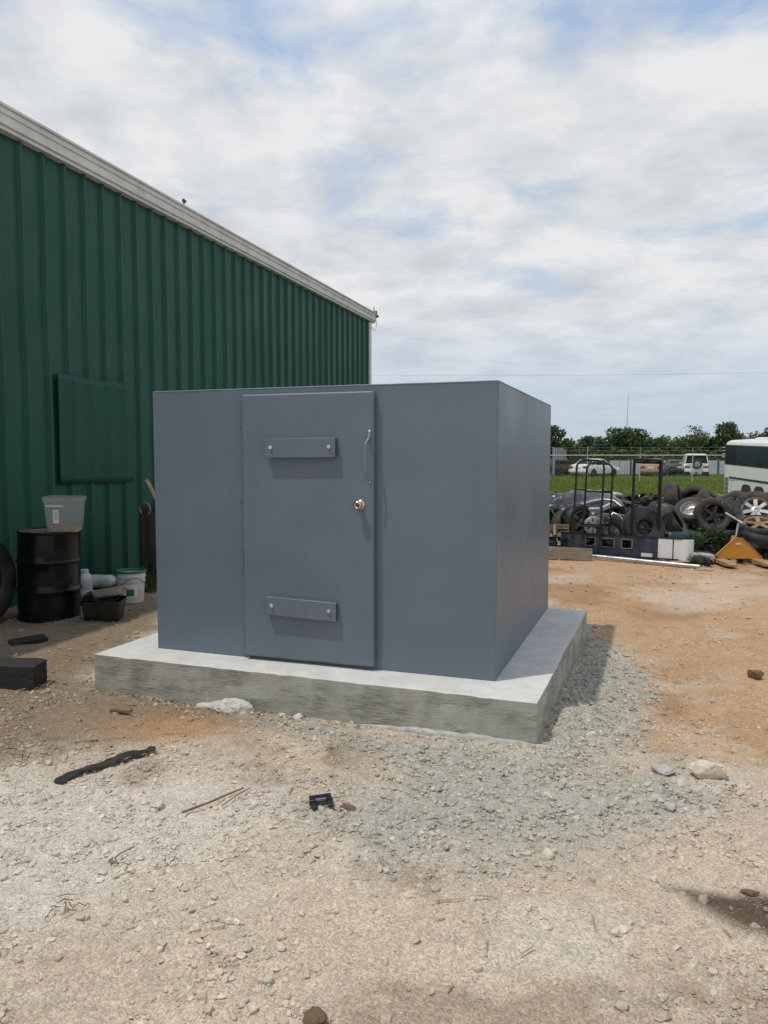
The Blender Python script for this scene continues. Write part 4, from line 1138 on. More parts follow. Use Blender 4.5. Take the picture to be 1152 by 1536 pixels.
def tyre(label, loc, rot, r=.32, w=.2, m=None, rim=None, group=None, name='scrap_tyre', hole=.58, spokes=0, lug=.012):
    root = empty(name, loc, rot, label, 'tyre', group)
    prof = [(r * hole, -w * .36), (r * (hole + .05), -w * .44), (r * .80, -w * .52), (r * .91, -w * .49), (r * .965, -w * .40), (r, -w * .32), (r * 1.005, -w * .13), (r * .985, -w * .11), (r * .985, -w * .06), (r * 1.008, -w * .04), (r * 1.008, w * .04), (r * .985, w * .06), (r * .985, w * .11), (r * 1.005, w * .13), (r, w * .32), (r * .965, w * .40), (r * .91, w * .49), (r * .80, w * .52), (r * (hole + .05), w * .44), (r * hole, w * .36), (r * (hole + .06), w * .30), (r * .93, w * .36), (r * .95, 0), (r * .93, -w * .36), (r * (hole + .06), -w * .30)]
    def mod(i, j, rr, z):
        if j in (4, 5, 14, 15) and i % 2: return rr - lug, z
        if 6 <= j <= 13 and i % 4 == 1: return rr - lug * .5, z
        return rr, z
    MB().lathe(prof, 56, mod=mod, closed=True).build('casing', m or M_rubber, root, smooth=35)
    if rim:
        mb = MB(); k = r * hole
        mb.lathe([(k * 1.06, w * .40), (k * 1.0, w * .43), (k * .93, w * .36), (k * .90, w * .1), (k * .86, -w * .2), (k * .93, -w * .40), (k * 1.05, -w * .42)], 36)
        if spokes:
            for q in range(spokes):
                mb.at(); mb.M = Matrix.Rotation(2 * math.pi * q / spokes, 4, 'Z')
                mb.loft([[(k * .12, -k * .13, w * .18), (k * .12, k * .13, w * .18), (k * .12, k * .13, w * .34), (k * .12, -k * .13, w * .34)], [(k * .92, -k * .17, w * .22), (k * .92, k * .17, w * .22), (k * .92, k * .15, w * .36), (k * .92, -k * .15, w * .36)]])
            mb.at(); mb.lathe([(k * .30, w * .1), (k * .30, w * .35), (k * .14, w * .37), (k * .12, w * .30), (0, w * .30)], 20)
        else:
            mb.lathe([(k * .9, -w * .02), (k * .74, w * .16), (k * .60, w * .20), (k * .40, w * .10), (k * .26, w * .12), (k * .25, w * .04), (0, w * .04)], 30)
            for q in range(5):
                a = 2 * math.pi * q / 5
                mb.at((k * .45 * math.cos(a), k * .45 * math.sin(a), w * .12)).lathe([(0, .02), (.010, .018), (.012, 0)], 8)
        mb.build('rim', rim, root, smooth=40)
    return root
def tp(px, py, y): return (HX(px, y), y, HZ(py, y))
F90 = R(90)
tyre('black tyre on a wheel standing behind the left hoops of the trolley frame', tp(872, 783, 13.15), (R(82), R(0), R(20)), .31, .2, M_rubber_k, M_rimst, spokes=5)
tyre('dusty tyre with a grey wheel leaning low between the two black frames', tp(920, 800, 12.75), (R(62), 0, R(18)), .32, .21, M_rubber, M_rimst)
tyre('large black tyre facing us at the foot of the right black frame', tp(967, 792, 12.30), (R(70), 0, R(4)), .345, .24, M_rubber_k, M_cargrey, hole=.40)
tyre('knobbly tyre facing us in the middle right of the heap', tp(1071, 773, 12.75), (R(80), R(0), R(-8)), .30, .23, M_rubber_d, M_plast_k, spokes=5, lug=.02)
tyre('tilted tyre showing a silver wheel face upward beside the knobbly tyre', tp(1041, 767, 13.0), (R(28), R(-24), 0), .31, .19, M_rubber, M_alloy)
tyre('tyre standing on edge with its tread to us at the top of the heap', tp(1012, 749, 14.0), (R(78), 0, R(62)), .31, .24, M_rubber_d)
tyre('dark tyre leaning behind the upright tread at the top of the heap', tp(1043, 752, 14.5), (R(60), R(12), R(-50)), .31, .22, M_rubber)
tyre('long dusty tyre lying slanted above the knobbly tyre', tp(1076, 757, 13.7), (R(24), R(28), R(10)), .36, .22, M_rubber_d)
tyre('brown dusty tyre with silver alloy wheel at the right end of the heap', tp(1136, 768, 12.6), (R(58), R(10), R(-28)), .36, .24, M_rubber_d, M_alloy, spokes=7)
tyre('rust-brown wheel rim tyre lying flat below the alloy wheel', tp(1142, 789, 12.15), (R(20), R(-8), 0), .30, .14, M_rubber_d, M_rustrim, spokes=5, hole=.74)
tyre('tyre with a pale brown sidewall lying right of the right black frame', tp(1013, 783, 12.55), (R(50), R(35), R(30)), .28, .2, M_rubber_d)
tyre('flat tyre with a silver wheel cover behind the right black frame', tp(1001, 769, 13.3), (R(16), R(14), 0), .31, .2, M_rubber, M_alloy)
tyre('black tyre lying low at the far right under the rims', tp(1146, 808, 12.0), (R(8), R(6), 0), .32, .2, M_rubber_k)
tyre('black tyre lying under the knobbly tyre', tp(1098, 796, 12.55), (R(12), R(-6), 0), .33, .18, M_rubber_k)
tyre('grey dusty tyre at the crest of the heap in front of the bus', tp(1115, 763, 14.0), (R(52), R(10), R(15)), .36, .22, M_rubber_d)
tyre('dark tyre at the crest of the heap by the picture edge', tp(1152, 764, 13.8), (R(35), R(-10), R(-20)), .34, .22, M_rubber)
tyre('tyre buried in dark soil between the two black frames', tp(940, 764, 14.0), (R(14), R(10), 0), .34, .2, M_rubber_d)
tyre('tyre lying flat behind the trolley frame hoops', tp(893, 770, 13.9), (R(18), R(-8), 0), .33, .2, M_rubber)
tyre('tyre lying at the left end of the heap beside the shelter', tp(838, 772, 13.7), (R(30), R(16), R(30)), .33, .2, M_rubber_k)
tyre('black tyre leaning beside the left end of the heap', tp(851, 790, 13.25), (R(74), R(0), R(38)), .30, .19, M_rubber)
rr = random.Random(3)
for i in range(13):
    x = 3.4 + i * .46 + rr.uniform(-.15, .15); y = rr.choice((14.9, 15.5, 16.1)) + rr.uniform(-.2, .2) - .12 * (x - 4)
    tyre('%s old tyre half buried along the back of the heap' % ('dusty' if i % 2 else 'blackened'), (x, y, .60 + rr.uniform(-.06, .08)), (R(rr.uniform(8, 40)), R(rr.uniform(-30, 30)), rr.uniform(0, 3)), rr.uniform(.29, .35), .2, rr.choice((M_rubber, M_rubber_d, M_rubber_k)), group='tyres along the back of the heap')
for i in range(9):
    x = 5.05 + i * .34; y = 13.35 + rr.uniform(-.25, .3) - .1 * (x - 5)
    tyre('flat tyre wedged in the lower layer of the heap', (x, y, .20 + rr.uniform(-.04, .1)), (R(rr.uniform(-14, 22)), R(rr.uniform(-18, 18)), 0), rr.uniform(.29, .34), .2, rr.choice((M_rubber, M_rubber_k)), group='tyres in the lower layer of the heap')

# car scraps among the tyres
def shell(name, label, cat, loc, rot, L_, W, crown, m, thick=.012, curl=.12, n=22):
    """pressed sheet panel: bonnet / wing / bumper skin"""
    V = []; F = []
    for i in range(n + 1):
        for j in range(n + 1):
            u = i / n * 2 - 1; v_ = j / n * 2 - 1
            z = crown * (1 - .8 * u * u) * (1 - .5 * v_ * v_) - curl * max(0, abs(v_) - .78) * 3 - curl * max(0, abs(u) - .84) * 2.5
            z += crown * (.38 * mnoise.noise(Vector((u * 2.2 + loc[0], v_ * 2.2, loc[1]))) + .28 * abs(mnoise.noise(Vector((u * 4.5 + loc[0], v_ * 5.5, loc[1] + 4))))) + (.012 if abs(abs(v_) - .45) < .08 else 0)
            V.append((u * L_ / 2 * (1 - .08 * v_ * v_), v_ * W / 2 * (1 - .12 * (u + 1) / 2), z))
    for i in range(n):
        for j in range(n):
            a = i * (n + 1) + j; F.append((a, a + n + 1, a + n + 2, a + 1))
    mb = MB(); mb._add(V, F)
    o_ = mb.build(name, m, smooth=50, loc=loc, rot=rot)
    so = o_.modifiers.new('thick', 'SOLIDIFY'); so.thickness = thick
    return tag(o_, label, cat)
shell('car_bonnet', 'dark grey car bonnet lying on tyres behind the trolley hoops', 'car part', tp(880, 752, 13.6), (R(24), R(-8), R(12)), 1.25, .8, .10, M_cargrey)
shell('car_wing', 'shiny grey car wing at the left end of the heap', 'car part', tp(842, 757, 13.5), (R(40), R(14), R(-10)), .6, .5, .12, M_cargrey)
shell('bumper_skin', 'crumpled dark bumper skin leaning below the headlamps', 'car part', tp(912, 783, 12.9), (R(58), R(10), R(8)), .62, .34, .10, M_cargrey)
shell('discarded_plastic', 'dark teal plastic panel sticking out under the heap', 'car part', tp(1030, 800, 12.3), (R(14), R(4), R(-6)), .62, .3, .03, M_carteal)
shell('discarded_plastic', 'black plastic panel lying right of the pallet truck', 'car part', tp(1150, 812, 11.9), (R(8), R(-4), R(6)), .8, .34, .03, M_plast_k)
shell('discarded_plastic', 'crumpled black plastic sheet left of the pallet truck', 'car part', (4.95, 11.75, .07), (R(10), R(4), R(16)), .75, .4, .09, M_plast_k)
shell('metal_strip', 'pale metal strip lying in front of the weeds', 'scrap', (4.86, 11.62, .15), (R(6), R(3), R(-10)), .36, .06, .02, M_alum)
def headlamp(label, loc, rot, s):
    t = empty('headlamp_unit', loc, rot, label, 'headlamp')
    mb = MB(); mb.loft([[(-.5 * s, 0, -.2 * s), (.5 * s, 0, -.2 * s), (.5 * s, 0, .2 * s), (-.5 * s, 0, .16 * s)], [(-.42 * s, .3 * s, -.16 * s), (.3 * s, .3 * s, -.16 * s), (.3 * s, .3 * s, .16 * s), (-.42 * s, .3 * s, .1 * s)]]); mb.build('housing', M_plast_k, t, bevel=.01)
    mb = MB(); mb.loft([[(-.47 * s, -.004, -.17 * s), (.47 * s, -.004, -.17 * s), (.47 * s, -.004, .17 * s), (-.47 * s, -.004, .13 * s)], [(-.34 * s, -.09 * s, -.11 * s), (.38 * s, -.07 * s, -.12 * s), (.38 * s, -.07 * s, .12 * s), (-.34 * s, -.09 * s, .08 * s)]]); mb.build('lens', M_lamp, t, bevel=.008)
    return t
headlamp('clear headlamp under the bonnet behind the trolley hoops', tp(887, 765, 13.15), (R(20), 0, R(-15)), .36)
headlamp('clear headlamp right of the trolley hoops', tp(909, 761, 13.2), (R(10), R(-20), R(18)), .34)
headlamp('small pale lamp lying by the foot of the right black frame', tp(1008, 815, 12.0), (R(30), R(8), 0), .26)
mb = MB(); mb.tube([tp(915, 778, 12.75), tp(922, 769, 12.75), tp(933, 775, 12.7), tp(938, 783, 12.65)], .013, 8)
tag(mb.build('chrome_strip', M_alum, smooth=60), 'bright bent chrome strip right of the trolley hoops', 'scrap')
tag(MB().box((0, 0, 0), (.15, .10, .07)).build('carton', M_white, bevel=.01, loc=tp(965, 746, 15.4), rot=(.2, .1, .5)), 'small white box on the heap seen through the right black frame', 'box')
tag(MB().box((0, 0, 0), (.16, .18, .05)).build('carton', M_paper, bevel=.008, loc=tp(927, 741, 15.8), rot=(.1, .2, .2)), 'flat pale box at the back of the heap right of the trolley hoops', 'box')
tag(MB().box((0, 0, 0), (.32, .2, .06)).build('board_scrap', M_wood_p, bevel=.006, loc=tp(1073, 743, 16.2), rot=(.1, .1, .2)), 'pale board scrap on the crest of the heap beside the bus', 'board')
mb = MB(); mb.tube([tp(872, 757, 13.2), tp(889, 752, 13.3), tp(905, 749, 13.4), tp(922, 751, 13.3), tp(934, 760, 13.2)], .022, 8)
tag(mb.build('exhaust_pipe', M_alum, smooth=60), 'bent grey exhaust pipe across the top of the heap behind the trolley hoops', 'pipe')
lp = [(HX(858, 13.1) + .15 * math.cos(a), 13.1 + .05 * math.sin(a), HZ(772, 13.1) + .11 * math.sin(a)) for a in [i * 2 * math.pi / 22 for i in range(22)]]
tag(MB().tube(lp, .016, 7, closed=True).build('hose_loop', M_plast_k, smooth=60), 'coil of black hose at the left end of the heap', 'hose')
gr = empty('car_grille', tp(936, 779, 12.9), (R(-20), R(14), R(10)), 'dark slatted car grille lying left of the right black frame', 'car part')
MB().tube([(-.22, 0, -.07), (.22, 0, -.07), (.24, 0, .07), (-.24, 0, .07)], .012, 6, closed=True).build('surround', M_alum, gr, smooth=60)
for k in range(5): MB().box((0, .004, -.048 + k * .024), (.44, .012, .008)).build('slat', M_plast_k, gr)
hc = empty('hub_cap', tp(893, 789, 12.7), (R(70), 0, R(-12)), 'grey plastic hub cap below the headlamps', 'hub cap')
MB().lathe([(.17, 0), (.165, .02), (.12, .035), (.05, .03), (.04, .045), (0, .045)], 24).build('disc', M_rimst, hc, smooth=40)
for k in range(7):
    a = 2 * math.pi * k / 7
    MB().at((.10 * math.cos(a), .10 * math.sin(a), .033), (0, 0, a)).box((0, 0, 0), (.06, .022, .012)).build('slot', M_plast_k, hc)
# rusty basket at far left of heap and a green hose
mb = MB()
for a in range(9):
    t_ = a / 8; x0, y0, z0 = 3.02, 13.0, .0
    mb.tube([(2.80 + .05 * t_, 12.9, .05 + .055 * a), (3.12 - .02 * t_, 12.85, .05 + .055 * a)], .012, 6)
for x in (2.80, 2.9, 3.0, 3.12): mb.tube([(x, 12.88, .0), (x - .01, 12.9, .50)], .014, 6)
mb.box((2.97, 13.0, .25), (.34, .05, .46))
tag(mb.build('rusty_crate', M_rustrim, smooth=50), 'rusty brown wire crate beside the right edge of the shelter', 'crate')
mb = MB(); mb.tube([tp(834, 800, 12.7), tp(834, 785, 12.7), tp(833, 772, 12.75), tp(829, 765, 12.8), tp(824, 762, 12.9)], .014, 8)
tag(mb.build('bent_green_rod', M_weed, smooth=60), 'thin green bent rod in front of the rusty crate', 'rod')
tag(MB().tube([tp(834, 802, 12.6), tp(834, 786, 12.62)], .022, 8).build('wooden_stake', M_wood_p, smooth=60), 'short pale stake below the green bent rod', 'stake')

# black trolley frame with two bent hoops
def hoop(p0, w_, h, dirx, bend=.16, n=7):
    pts = [p0 + Vector((0, 0, 0))]
    R_ = bend
    pts.append(p0 + Vector((0, 0, h - R_)))
    for i in range(1, n + 1):
        a = math.pi / 2 * i / n
        pts.append(p0 + dirx * (R_ - R_ * math.cos(a)) + Vector((0, 0, h - R_ + R_ * math.sin(a))))
    for i in range(n + 1):
        a = math.pi / 2 * i / n
        pts.append(p0 + dirx * (w_ - R_ + R_ * math.sin(a)) + Vector((0, 0, h - R_ + R_ * math.cos(a))))
    pts.append(p0 + dirx * w_)
    return pts
tf = empty('trolley_frame', (3.02, 12.25, .30), (R(-2), R(3), R(0)), 'black trolley frame with two bent tube hoops', 'frame')
dx = Vector((.98, .18, 0)).normalized(); dy = Vector((.42, .55, 0))
MB().tube(hoop(Vector((0, 0, 0)), .47, 1.30, dx, .13), .017, 10).build('hoop', M_darkmetal, tf, smooth=60)
MB().tube(hoop(Vector((.22, .22, .0)), .46, 1.27, dx, .13), .017, 10).build('hoop', M_darkmetal, tf, smooth=60)
for z in (.82, .28):
    for a, b in ((Vector((0, 0, z)), Vector((.22, .22, z))), (dx * .47 + Vector((0, 0, z)), dx * .46 + Vector((.22, .22, z))), (Vector((.22, .22, z - .02)), dx * .46 + Vector((.22, .22, z - .02)))):
        MB().tube([a, b], .014, 8).build('crossbar', M_darkmetal, tf, smooth=60)
MB().tube([Vector((0, 0, .24)), dx * .47 + Vector((0, 0, .24))], .014, 8).build('crossbar', M_darkmetal, tf, smooth=60)
gf = empty('gate_frame', (3.97, 12.2, .20), (R(-1), R(1), 0), 'black rectangular tube frame standing against the big tyre', 'frame')
sq = lambda a, b, t_: MB().tube([a, b], t_, 4)
sq((0, .05, 0), (.0, .05, 1.38), .022).build('post', M_darkmetal, gf)
sq((-.06, -.10, 0), (-.045, -.10, 1.40), .022).build('post', M_darkmetal, gf)
sq((.40, 0, 0), (.41, 0, 1.37), .033).build('post', M_darkmetal, gf)
sq((.0, .05, 1.365), (.41, 0, 1.355), .028).build('top_bar', M_darkmetal, gf)
sq((-.05, -.10, 1.40), (.41, -.02, 1.39), .018).build('top_bar', M_darkmetal, gf)
sq((-.05, -.10, .60), (.0, .05, .60), .02).build('crossbar', M_darkmetal, gf)
sq((.0, .05, .30), (.40, 0, .28), .016).build('crossbar', M_darkmetal, gf)
MB().at((.18, .02, 1.40), (R(90), 0, 0)).lathe([(0, .02), (.03, .02), (.035, 0), (.03, -.02), (0, -.02)], 12).build('pulley', M_darkmetal, gf)

# navy and white coach panel with three openings
pa, pb = Vector((2.55, 13.20, 0)), Vector((4.50, 11.50, 0))
d_ = (pb - pa); PL = d_.length
cp = empty('coach_panel', (pa.x, pa.y, .05), (R(-3), R(-.6), math.atan2(d_.y, d_.x)), 'long navy blue panel with white ends and three openings lying on the dirt', 'panel')
PHt = .315
def pt_at(px):        # distance along the panel for a picture column
    k = (px - 576) / 1152 * .9974
    return (k * pa.y - pa.x) / (d_.x / PL - k * d_.y / PL)
holes = [(pt_at(882), pt_at(896)), (pt_at(905), pt_at(925)), (pt_at(936), pt_at(952))]
xw0, xw1 = pt_at(845), pt_at(991)
zl, zh = .125, .265
mb = MB()
cuts = [xw0] + [c for h_ in holes for c in h_] + [xw1]
for i in range(len(cuts) - 1):
    a, b = cuts[i], cuts[i + 1]
    if i % 2 == 0:
        mb.box(((a + b) / 2, 0, PHt / 2), (b - a, .03, PHt))
    else:
        mb.box(((a + b) / 2, 0, zl / 2), (b - a, .03, zl)); mb.box(((a + b) / 2, 0, (zh + PHt) / 2), (b - a, .03, PHt - zh))
mb.build('navy_skin', M_navy, cp)
for a, b in holes:
    w_ = .007; mb = MB()
    mb.box(((a + b) / 2, -.018, zl + w_ / 2 - .002), (b - a, .012, w_)); mb.box(((a + b) / 2, -.018, zh - w_ / 2 + .002), (b - a, .012, w_))
    mb.box((a + w_ / 2 - .002, -.018, (zl + zh) / 2), (w_, .012, zh - zl - 2 * w_)); mb.box((b - w_ / 2 + .002, -.018, (zl + zh) / 2), (w_ * 1.5, .012, zh - zl - 2 * w_))
    mb.build('opening_frame', M_alum, cp)
mb = MB(); mb.prism([(-.05, .016), (xw0 - .02, .016), (xw0 - .02, -.018), (-.05, -.018)], .03, PHt); mb.build('white_end', M_white, cp, bevel=.003)
for r_ in range(3):
    for c in range(2 if r_ else 1):
        MB().box((.10 + c * .12 + .02 * r_, -.020, .17 - r_ * .035), (.09, .003, .012)).build('lettering', M_print, cp)
ce = []
for i in range(9):
    a = R(90) * i / 8
    ce.append((PL + .02 + .10 * math.sin(a), -.018 + .14 * (1 - math.cos(a))))
poly = [(xw1 + .002, -.018)] + [(PL - .05, -.018)] + ce + [(x - .03 * 1, y + .004) for x, y in reversed(ce)] + [(xw1 + .002, .014)]
mb = MB(); mb.prism(poly, .0, PHt + .004); mb.build('white_end', M_white, cp)
MB().box((pt_at(1014), -.021, PHt / 2), (.014, .006, PHt + .01)).build('end_joint', M_darkmetal, cp)
MB().box(((pt_at(966) + pt_at(983)) / 2, -.0185, .045), (pt_at(983) - pt_at(966), .004, .055)).build('white_sticker', M_white, cp)
MB().box((PL / 2 - .05, .0, PHt + .008), (PL + .1, .05, .015)).build('top_flange', M_darkmetal, cp)
MB().box((PL / 2 + .1, -.03, .008), (PL - .3, .07, .02)).build('bottom_flange', M_plast_k, cp)
tag(MB().tube([(3.33, 12.18, .055), (4.60, 11.10, .04)], .032, 12).build('aluminium_pipe', M_alum, smooth=60), 'shiny aluminium pipe lying in front of the navy panel', 'pipe')
tag(MB().tube([(3.40, 12.32, .04), (4.35, 11.62, .035)], .022, 10).build('aluminium_pipe', M_alum, smooth=60), 'thinner aluminium pipe tucked under the navy panel', 'pipe')
tag(MB().box((0, 0, 0), (.72, .035, .20)).build('wooden_plank', M_wood_g, bevel=.006, loc=(2.93, 12.10, .105), rot=(R(-12), R(1.5), R(-14))), 'grey weathered plank leaning against the left end of the navy panel', 'plank')

# orange pallet truck
pj = empty('pallet_truck', (5.40, 11.65, 0), (0, 0, R(-3)), 'orange hand pallet truck with worn forks towards us', 'pallet truck')
mb = MB().at((0, 0, 0), (R(90), 0, 0))
mb.prism([(-.355, .085), (.355, .085), (.36, .115), (.075, .385), (.045, .405), (-.045, .405), (-.075, .385), (-.36, .115)], -.02, .02)
mb.build('triangle_plate', M_orange, pj, bevel=.006)
mb = MB().at((0, 0, 0), (R(90), 0, 0)); mb.tube([(-.355, .115, .022), (-.072, .386, .022), (-.045, .404, .022), (.045, .404, .022), (.072, .386, .022), (.355, .115, .022)], .007, 6); mb.build('plate_rim', M_orange_w, pj, smooth=60)
MB().box((0, -.022, .315), (.08, .008, .02)).build('maker_plate', M_trim, pj)
for s in (-1, 1):
    mb = MB(); mb.loft([[(s * .278 - .08, -.02, .03), (s * .278 + .08, -.02, .03), (s * .278 + .08, -.02, .092), (s * .278 - .08, -.02, .092)], [(s * .278 - .08, -.42, .03), (s * .278 + .08, -.42, .03), (s * .278 + .08, -.42, .09), (s * .278 - .08, -.42, .09)], [(s * .278 - .06, -.56, .035), (s * .278 + .06, -.56, .035), (s * .278 + .06, -.56, .07), (s * .278 - .06, -.56, .07)]])
    mb.build('fork', M_orange_w, pj, bevel=.008)
    MB().at((s * .278, -.40, .04), (0, R(90), 0)).lathe([(0, -.05), (.04, -.05), (.04, .05), (0, .05)], 14).build('load_roller', M_rubber_k, pj)
    MB().at((s * .10, .16, .09), (0, R(90), 0)).lathe([(0, -.028), (.09, -.025), (.09, .025), (0, .028)], 20).build('steer_wheel', M_rubber_k, pj, smooth=40)
mb = MB(); mb.lathe([(.0, .08), (.06, .08), (.065, .30), (.05, .36), (.035, .42), (0, .42)], 16); mb.M = Matrix.Identity(4); mb.build('pump_body', M_orange_w, pj, smooth=50, loc=(0, .16, 0))
MB().tube([(.03, .16, .40), (.07, .22, .52), (.125, .32, .60)], .018, 8).build('handle_bar', M_rimst, pj, smooth=60)
MB().tube([(.20, .36, .60), (.10, .40, .67), (-.03, .46, .755)], .016, 8).build('handle_bar', M_plast_w, pj, smooth=60)
lp = []
for i in range(28):
    a = 2 * math.pi * i / 28
    lx = .165 * math.cos(a) + .055 * math.sin(a); lz = .125 * math.sin(a) - .03 * math.cos(a)
    lp.append((.09 + lx, .46 + .1 * math.sin(a), .895 + lz * (1.0 if math.sin(a) > 0 else 1.15)))
MB().tube(lp, .013, 8, closed=True).build('grip_loop', M_plast_k, pj, smooth=60)
tag(MB().at((0, 0, .065), (0, R(90), 0)).lathe([(.02, -.03), (.06, -.032), (.066, -.02), (.066, .02), (.06, .032), (.02, .03)], 20, closed=True).build('small_wheel', M_rubber_k, smooth=40, loc=(4.84, 11.42, 0), rot=(0, 0, R(12))), 'small black castor wheel left of the pallet truck', 'wheel')
tag(MB().box((0, 0, 0), (.24, .07, .025)).build('board_scrap', M_wood_p, bevel=.004, loc=(4.62, 10.98, .014), rot=(0, 0, R(-6))), 'small pale wood offcut on the dirt left of the pallet truck', 'board')

# weeds
def weed(label, x, y, z, h, w, n, seed, group=None, leaf=.05):
    r = random.Random(seed)
    t = empty('weed', (x, y, z), label=label, cat='weed', group=group)
    mb = MB(); lv = MB()
    for i in range(n):
        a = r.uniform(0, 6.28); q = r.uniform(.1, 1) * w / 2; hh = h * r.uniform(.5, 1.1)
        tip = Vector((math.cos(a) * q, math.sin(a) * q, hh)); mid = Vector((tip.x * .35, tip.y * .35, hh * .55))
        mb.tube([(tip.x * .12, tip.y * .12, 0), mid, tip], [.005, .004, .002], 4)
        for k in range(8):
            u = r.uniform(.25, 1.0)
            p_ = mid.lerp(tip, (u - .5) * 2) if u > .5 else Vector((tip.x * .12, tip.y * .12, 0)).lerp(mid, u * 2)
            ang = r.uniform(0, 6.28); s = leaf * r.uniform(.6, 1.3)
            d1 = Vector((math.cos(ang), math.sin(ang), r.uniform(-.1, .6))).normalized(); d2 = d1.cross(Vector((0, 0, 1))).normalized()
            lv._add([p_, p_ + d1 * s * .5 + d2 * s * .32, p_ + d1 * s, p_ + d1 * s * .5 - d2 * s * .32], [(0, 1, 2, 3)])
    mb.build('stems', M_weed, t); lv.build('leaves', M_weed, t)
weed('leafy green weed growing out of the scrap above the pale strip', 4.92, 12.05, .15, .42, .55, 22, 1)
weed('green weed left of the orange triangle plate among black plastic', 5.35, 12.25, .15, .40, .6, 22, 2)
weed('low green weed at the left foot of the pallet truck', 4.70, 11.45, 0, .20, .5, 16, 3)
weed('green weed right behind the pallet truck', 5.85, 11.95, .05, .34, .55, 20, 4)
weed('green weed at the picture edge right of the pallet truck', 6.05, 11.5, .0, .25, .6, 20, 5)
weed('small green weed beside the right fork tip', 5.62, 10.75, 0, .12, .3, 10, 6, leaf=.03)
weed('small weed growing behind the navy panel at the left', 3.2, 12.75, .1, .26, .35, 12, 7, leaf=.035)
weed('thin dark weed beside the leaning board by the barn', -2.88, 9.2, 0, .42, .28, 9, 8, leaf=.05)

# ------------------------------------------------------------------ left side: drum and clutter beside the barn
drum = empty('steel_drum', (-3.435, 7.80, 0), (R(1.0), R(1.2), R(20)), 'black steel drum standing beside the green barn wall', 'drum')
DR, DH = .298, .90
def ripple(i, j, r, z):
    a = 2 * math.pi * i / 64
    d = .006 * mnoise.noise(Vector((math.cos(a) * 1.5, math.sin(a) * 1.5, z * 4))) - .012 * math.exp(-((z - .62) / .08) ** 2) * max(0, math.cos(a - 5.3)) ** 8
    return r + (d if 2 < j < 26 and r > .28 else 0), z
prof = [(0, .012), (DR - .03, .012), (DR - .006, .0), (DR + .006, .002), (DR + .006, .018), (DR - .002, .024)]
for k in range(1, 6): prof.append((DR, .024 + k * .045))
for c in (.305, .595):
    prof += [(DR, c - .022), (DR + .012, c - .010), (DR + .015, c), (DR + .012, c + .010), (DR, c + .022)]
    prof += [(DR, c + .07), (DR, c + .13), (DR, c + .2)]
prof += [(DR - .002, DH - .028), (DR + .006, DH - .020), (DR + .008, DH - .004), (DR + .004, DH), (DR - .006, DH), (DR - .010, DH - .016)]
mb = MB(); mb.lathe(prof, 64, mod=ripple); mb.build('drum_shell', M_black, drum, smooth=45)
mb = MB(); mb.lathe([(DR - .008, DH - .016), (DR - .02, DH - .022), (0, DH - .020)], 48); mb.build('drum_lid', M_drumtop, drum, smooth=45)
for (bx, by, br) in ((-.16, .10, .03), (.18, -.08, .018)):
    MB().at((bx, by, DH - .022)).lathe([(br, 0), (br, .010), (br * .8, .014), (br * .7, .010), (0, .010)], 14).build('bung', M_rimst, drum, smooth=40)

def tub(parent, name, bw, bd, tw, td, h, th, m, lip=.012, rad=.03):
    def rr_(w_, d, r, z):
        pts = []
        for cx, cy, a0 in ((w_ / 2 - r, d / 2 - r, 0), (-w_ / 2 + r, d / 2 - r, 90), (-w_ / 2 + r, -d / 2 + r, 180), (w_ / 2 - r, -d / 2 + r, 270)):
            for i in range(5):
                a = R(a0 + 22.5 * i); pts.append((cx + r * math.cos(a), cy + r * math.sin(a), z))
        return pts
    lerp = lambda a, b, t_: a + (b - a) * t_
    rings = [rr_(bw, bd, rad, 0)]
    for t_ in (.03, .3, .6, .84): rings.append(rr_(lerp(bw, tw, t_) + .004, lerp(bd, td, t_) + .004, rad, h * t_))
    rings.append(rr_(lerp(bw, tw, .85) + lip * 2, lerp(bd, td, .85) + lip * 2, rad + lip, h * .855)); rings.append(rr_(tw + lip * 2, td + lip * 2, rad + lip, h))
    rings.append(rr_(tw + lip * 2 - th * 2, td + lip * 2 - th * 2, rad + lip - th, h))
    rings.append(rr_(lerp(bw, tw, .87) + lip * 2 - th * 2, lerp(bd, td, .87) + lip * 2 - th * 2, rad + lip - th, h * .87))
    for t_ in (.84, .6, .3): rings.append(rr_(lerp(bw, tw, t_) - th * 2 + .004, lerp(bd, td, t_) - th * 2 + .004, rad, h * t_))
    rings.append(rr_(bw - th * 2, bd - th * 2, rad, th))
    mb = MB(); mb.loft(rings); return mb.build(name, m, parent, smooth=40)
tb = empty('plastic_tub', (-3.22, 7.72, .900), (R(.6), R(1), R(10)), 'translucent square plastic tub standing on the black drum', 'tub')
tub(tb, 'tub_body', .295, .27, .345, .32, .345, .004, M_tub)
tub(tb, 'brown_residue', .280, .255, .286, .261, .055, .004, M_liquid, lip=0)
MB().box((0, 0, .018), (.275, .25, .030)).build('brown_liquid', M_liquid, tb, bevel=.02)
MB().at((0, 0, 0), (R(4.2), 0, 0)).box((-.05, -.1405, .165), (.055, .002, .135)).build('label_sticker', M_paper, tb)
for k in range(4): MB().at((0, 0, 0), (R(4.2), 0, 0)).box((-.05, -.1420, .205 - k * .022), (.03 + .008 * (k % 2), .001, .006)).build('label_print', M_print, tb)
MB().at((0, 0, 0), (R(4.2), 0, 0)).box((-.06, -.146, .268), (.17, .012, .02)).build('grip_ledge', M_plast_w, tb, bevel=.005)

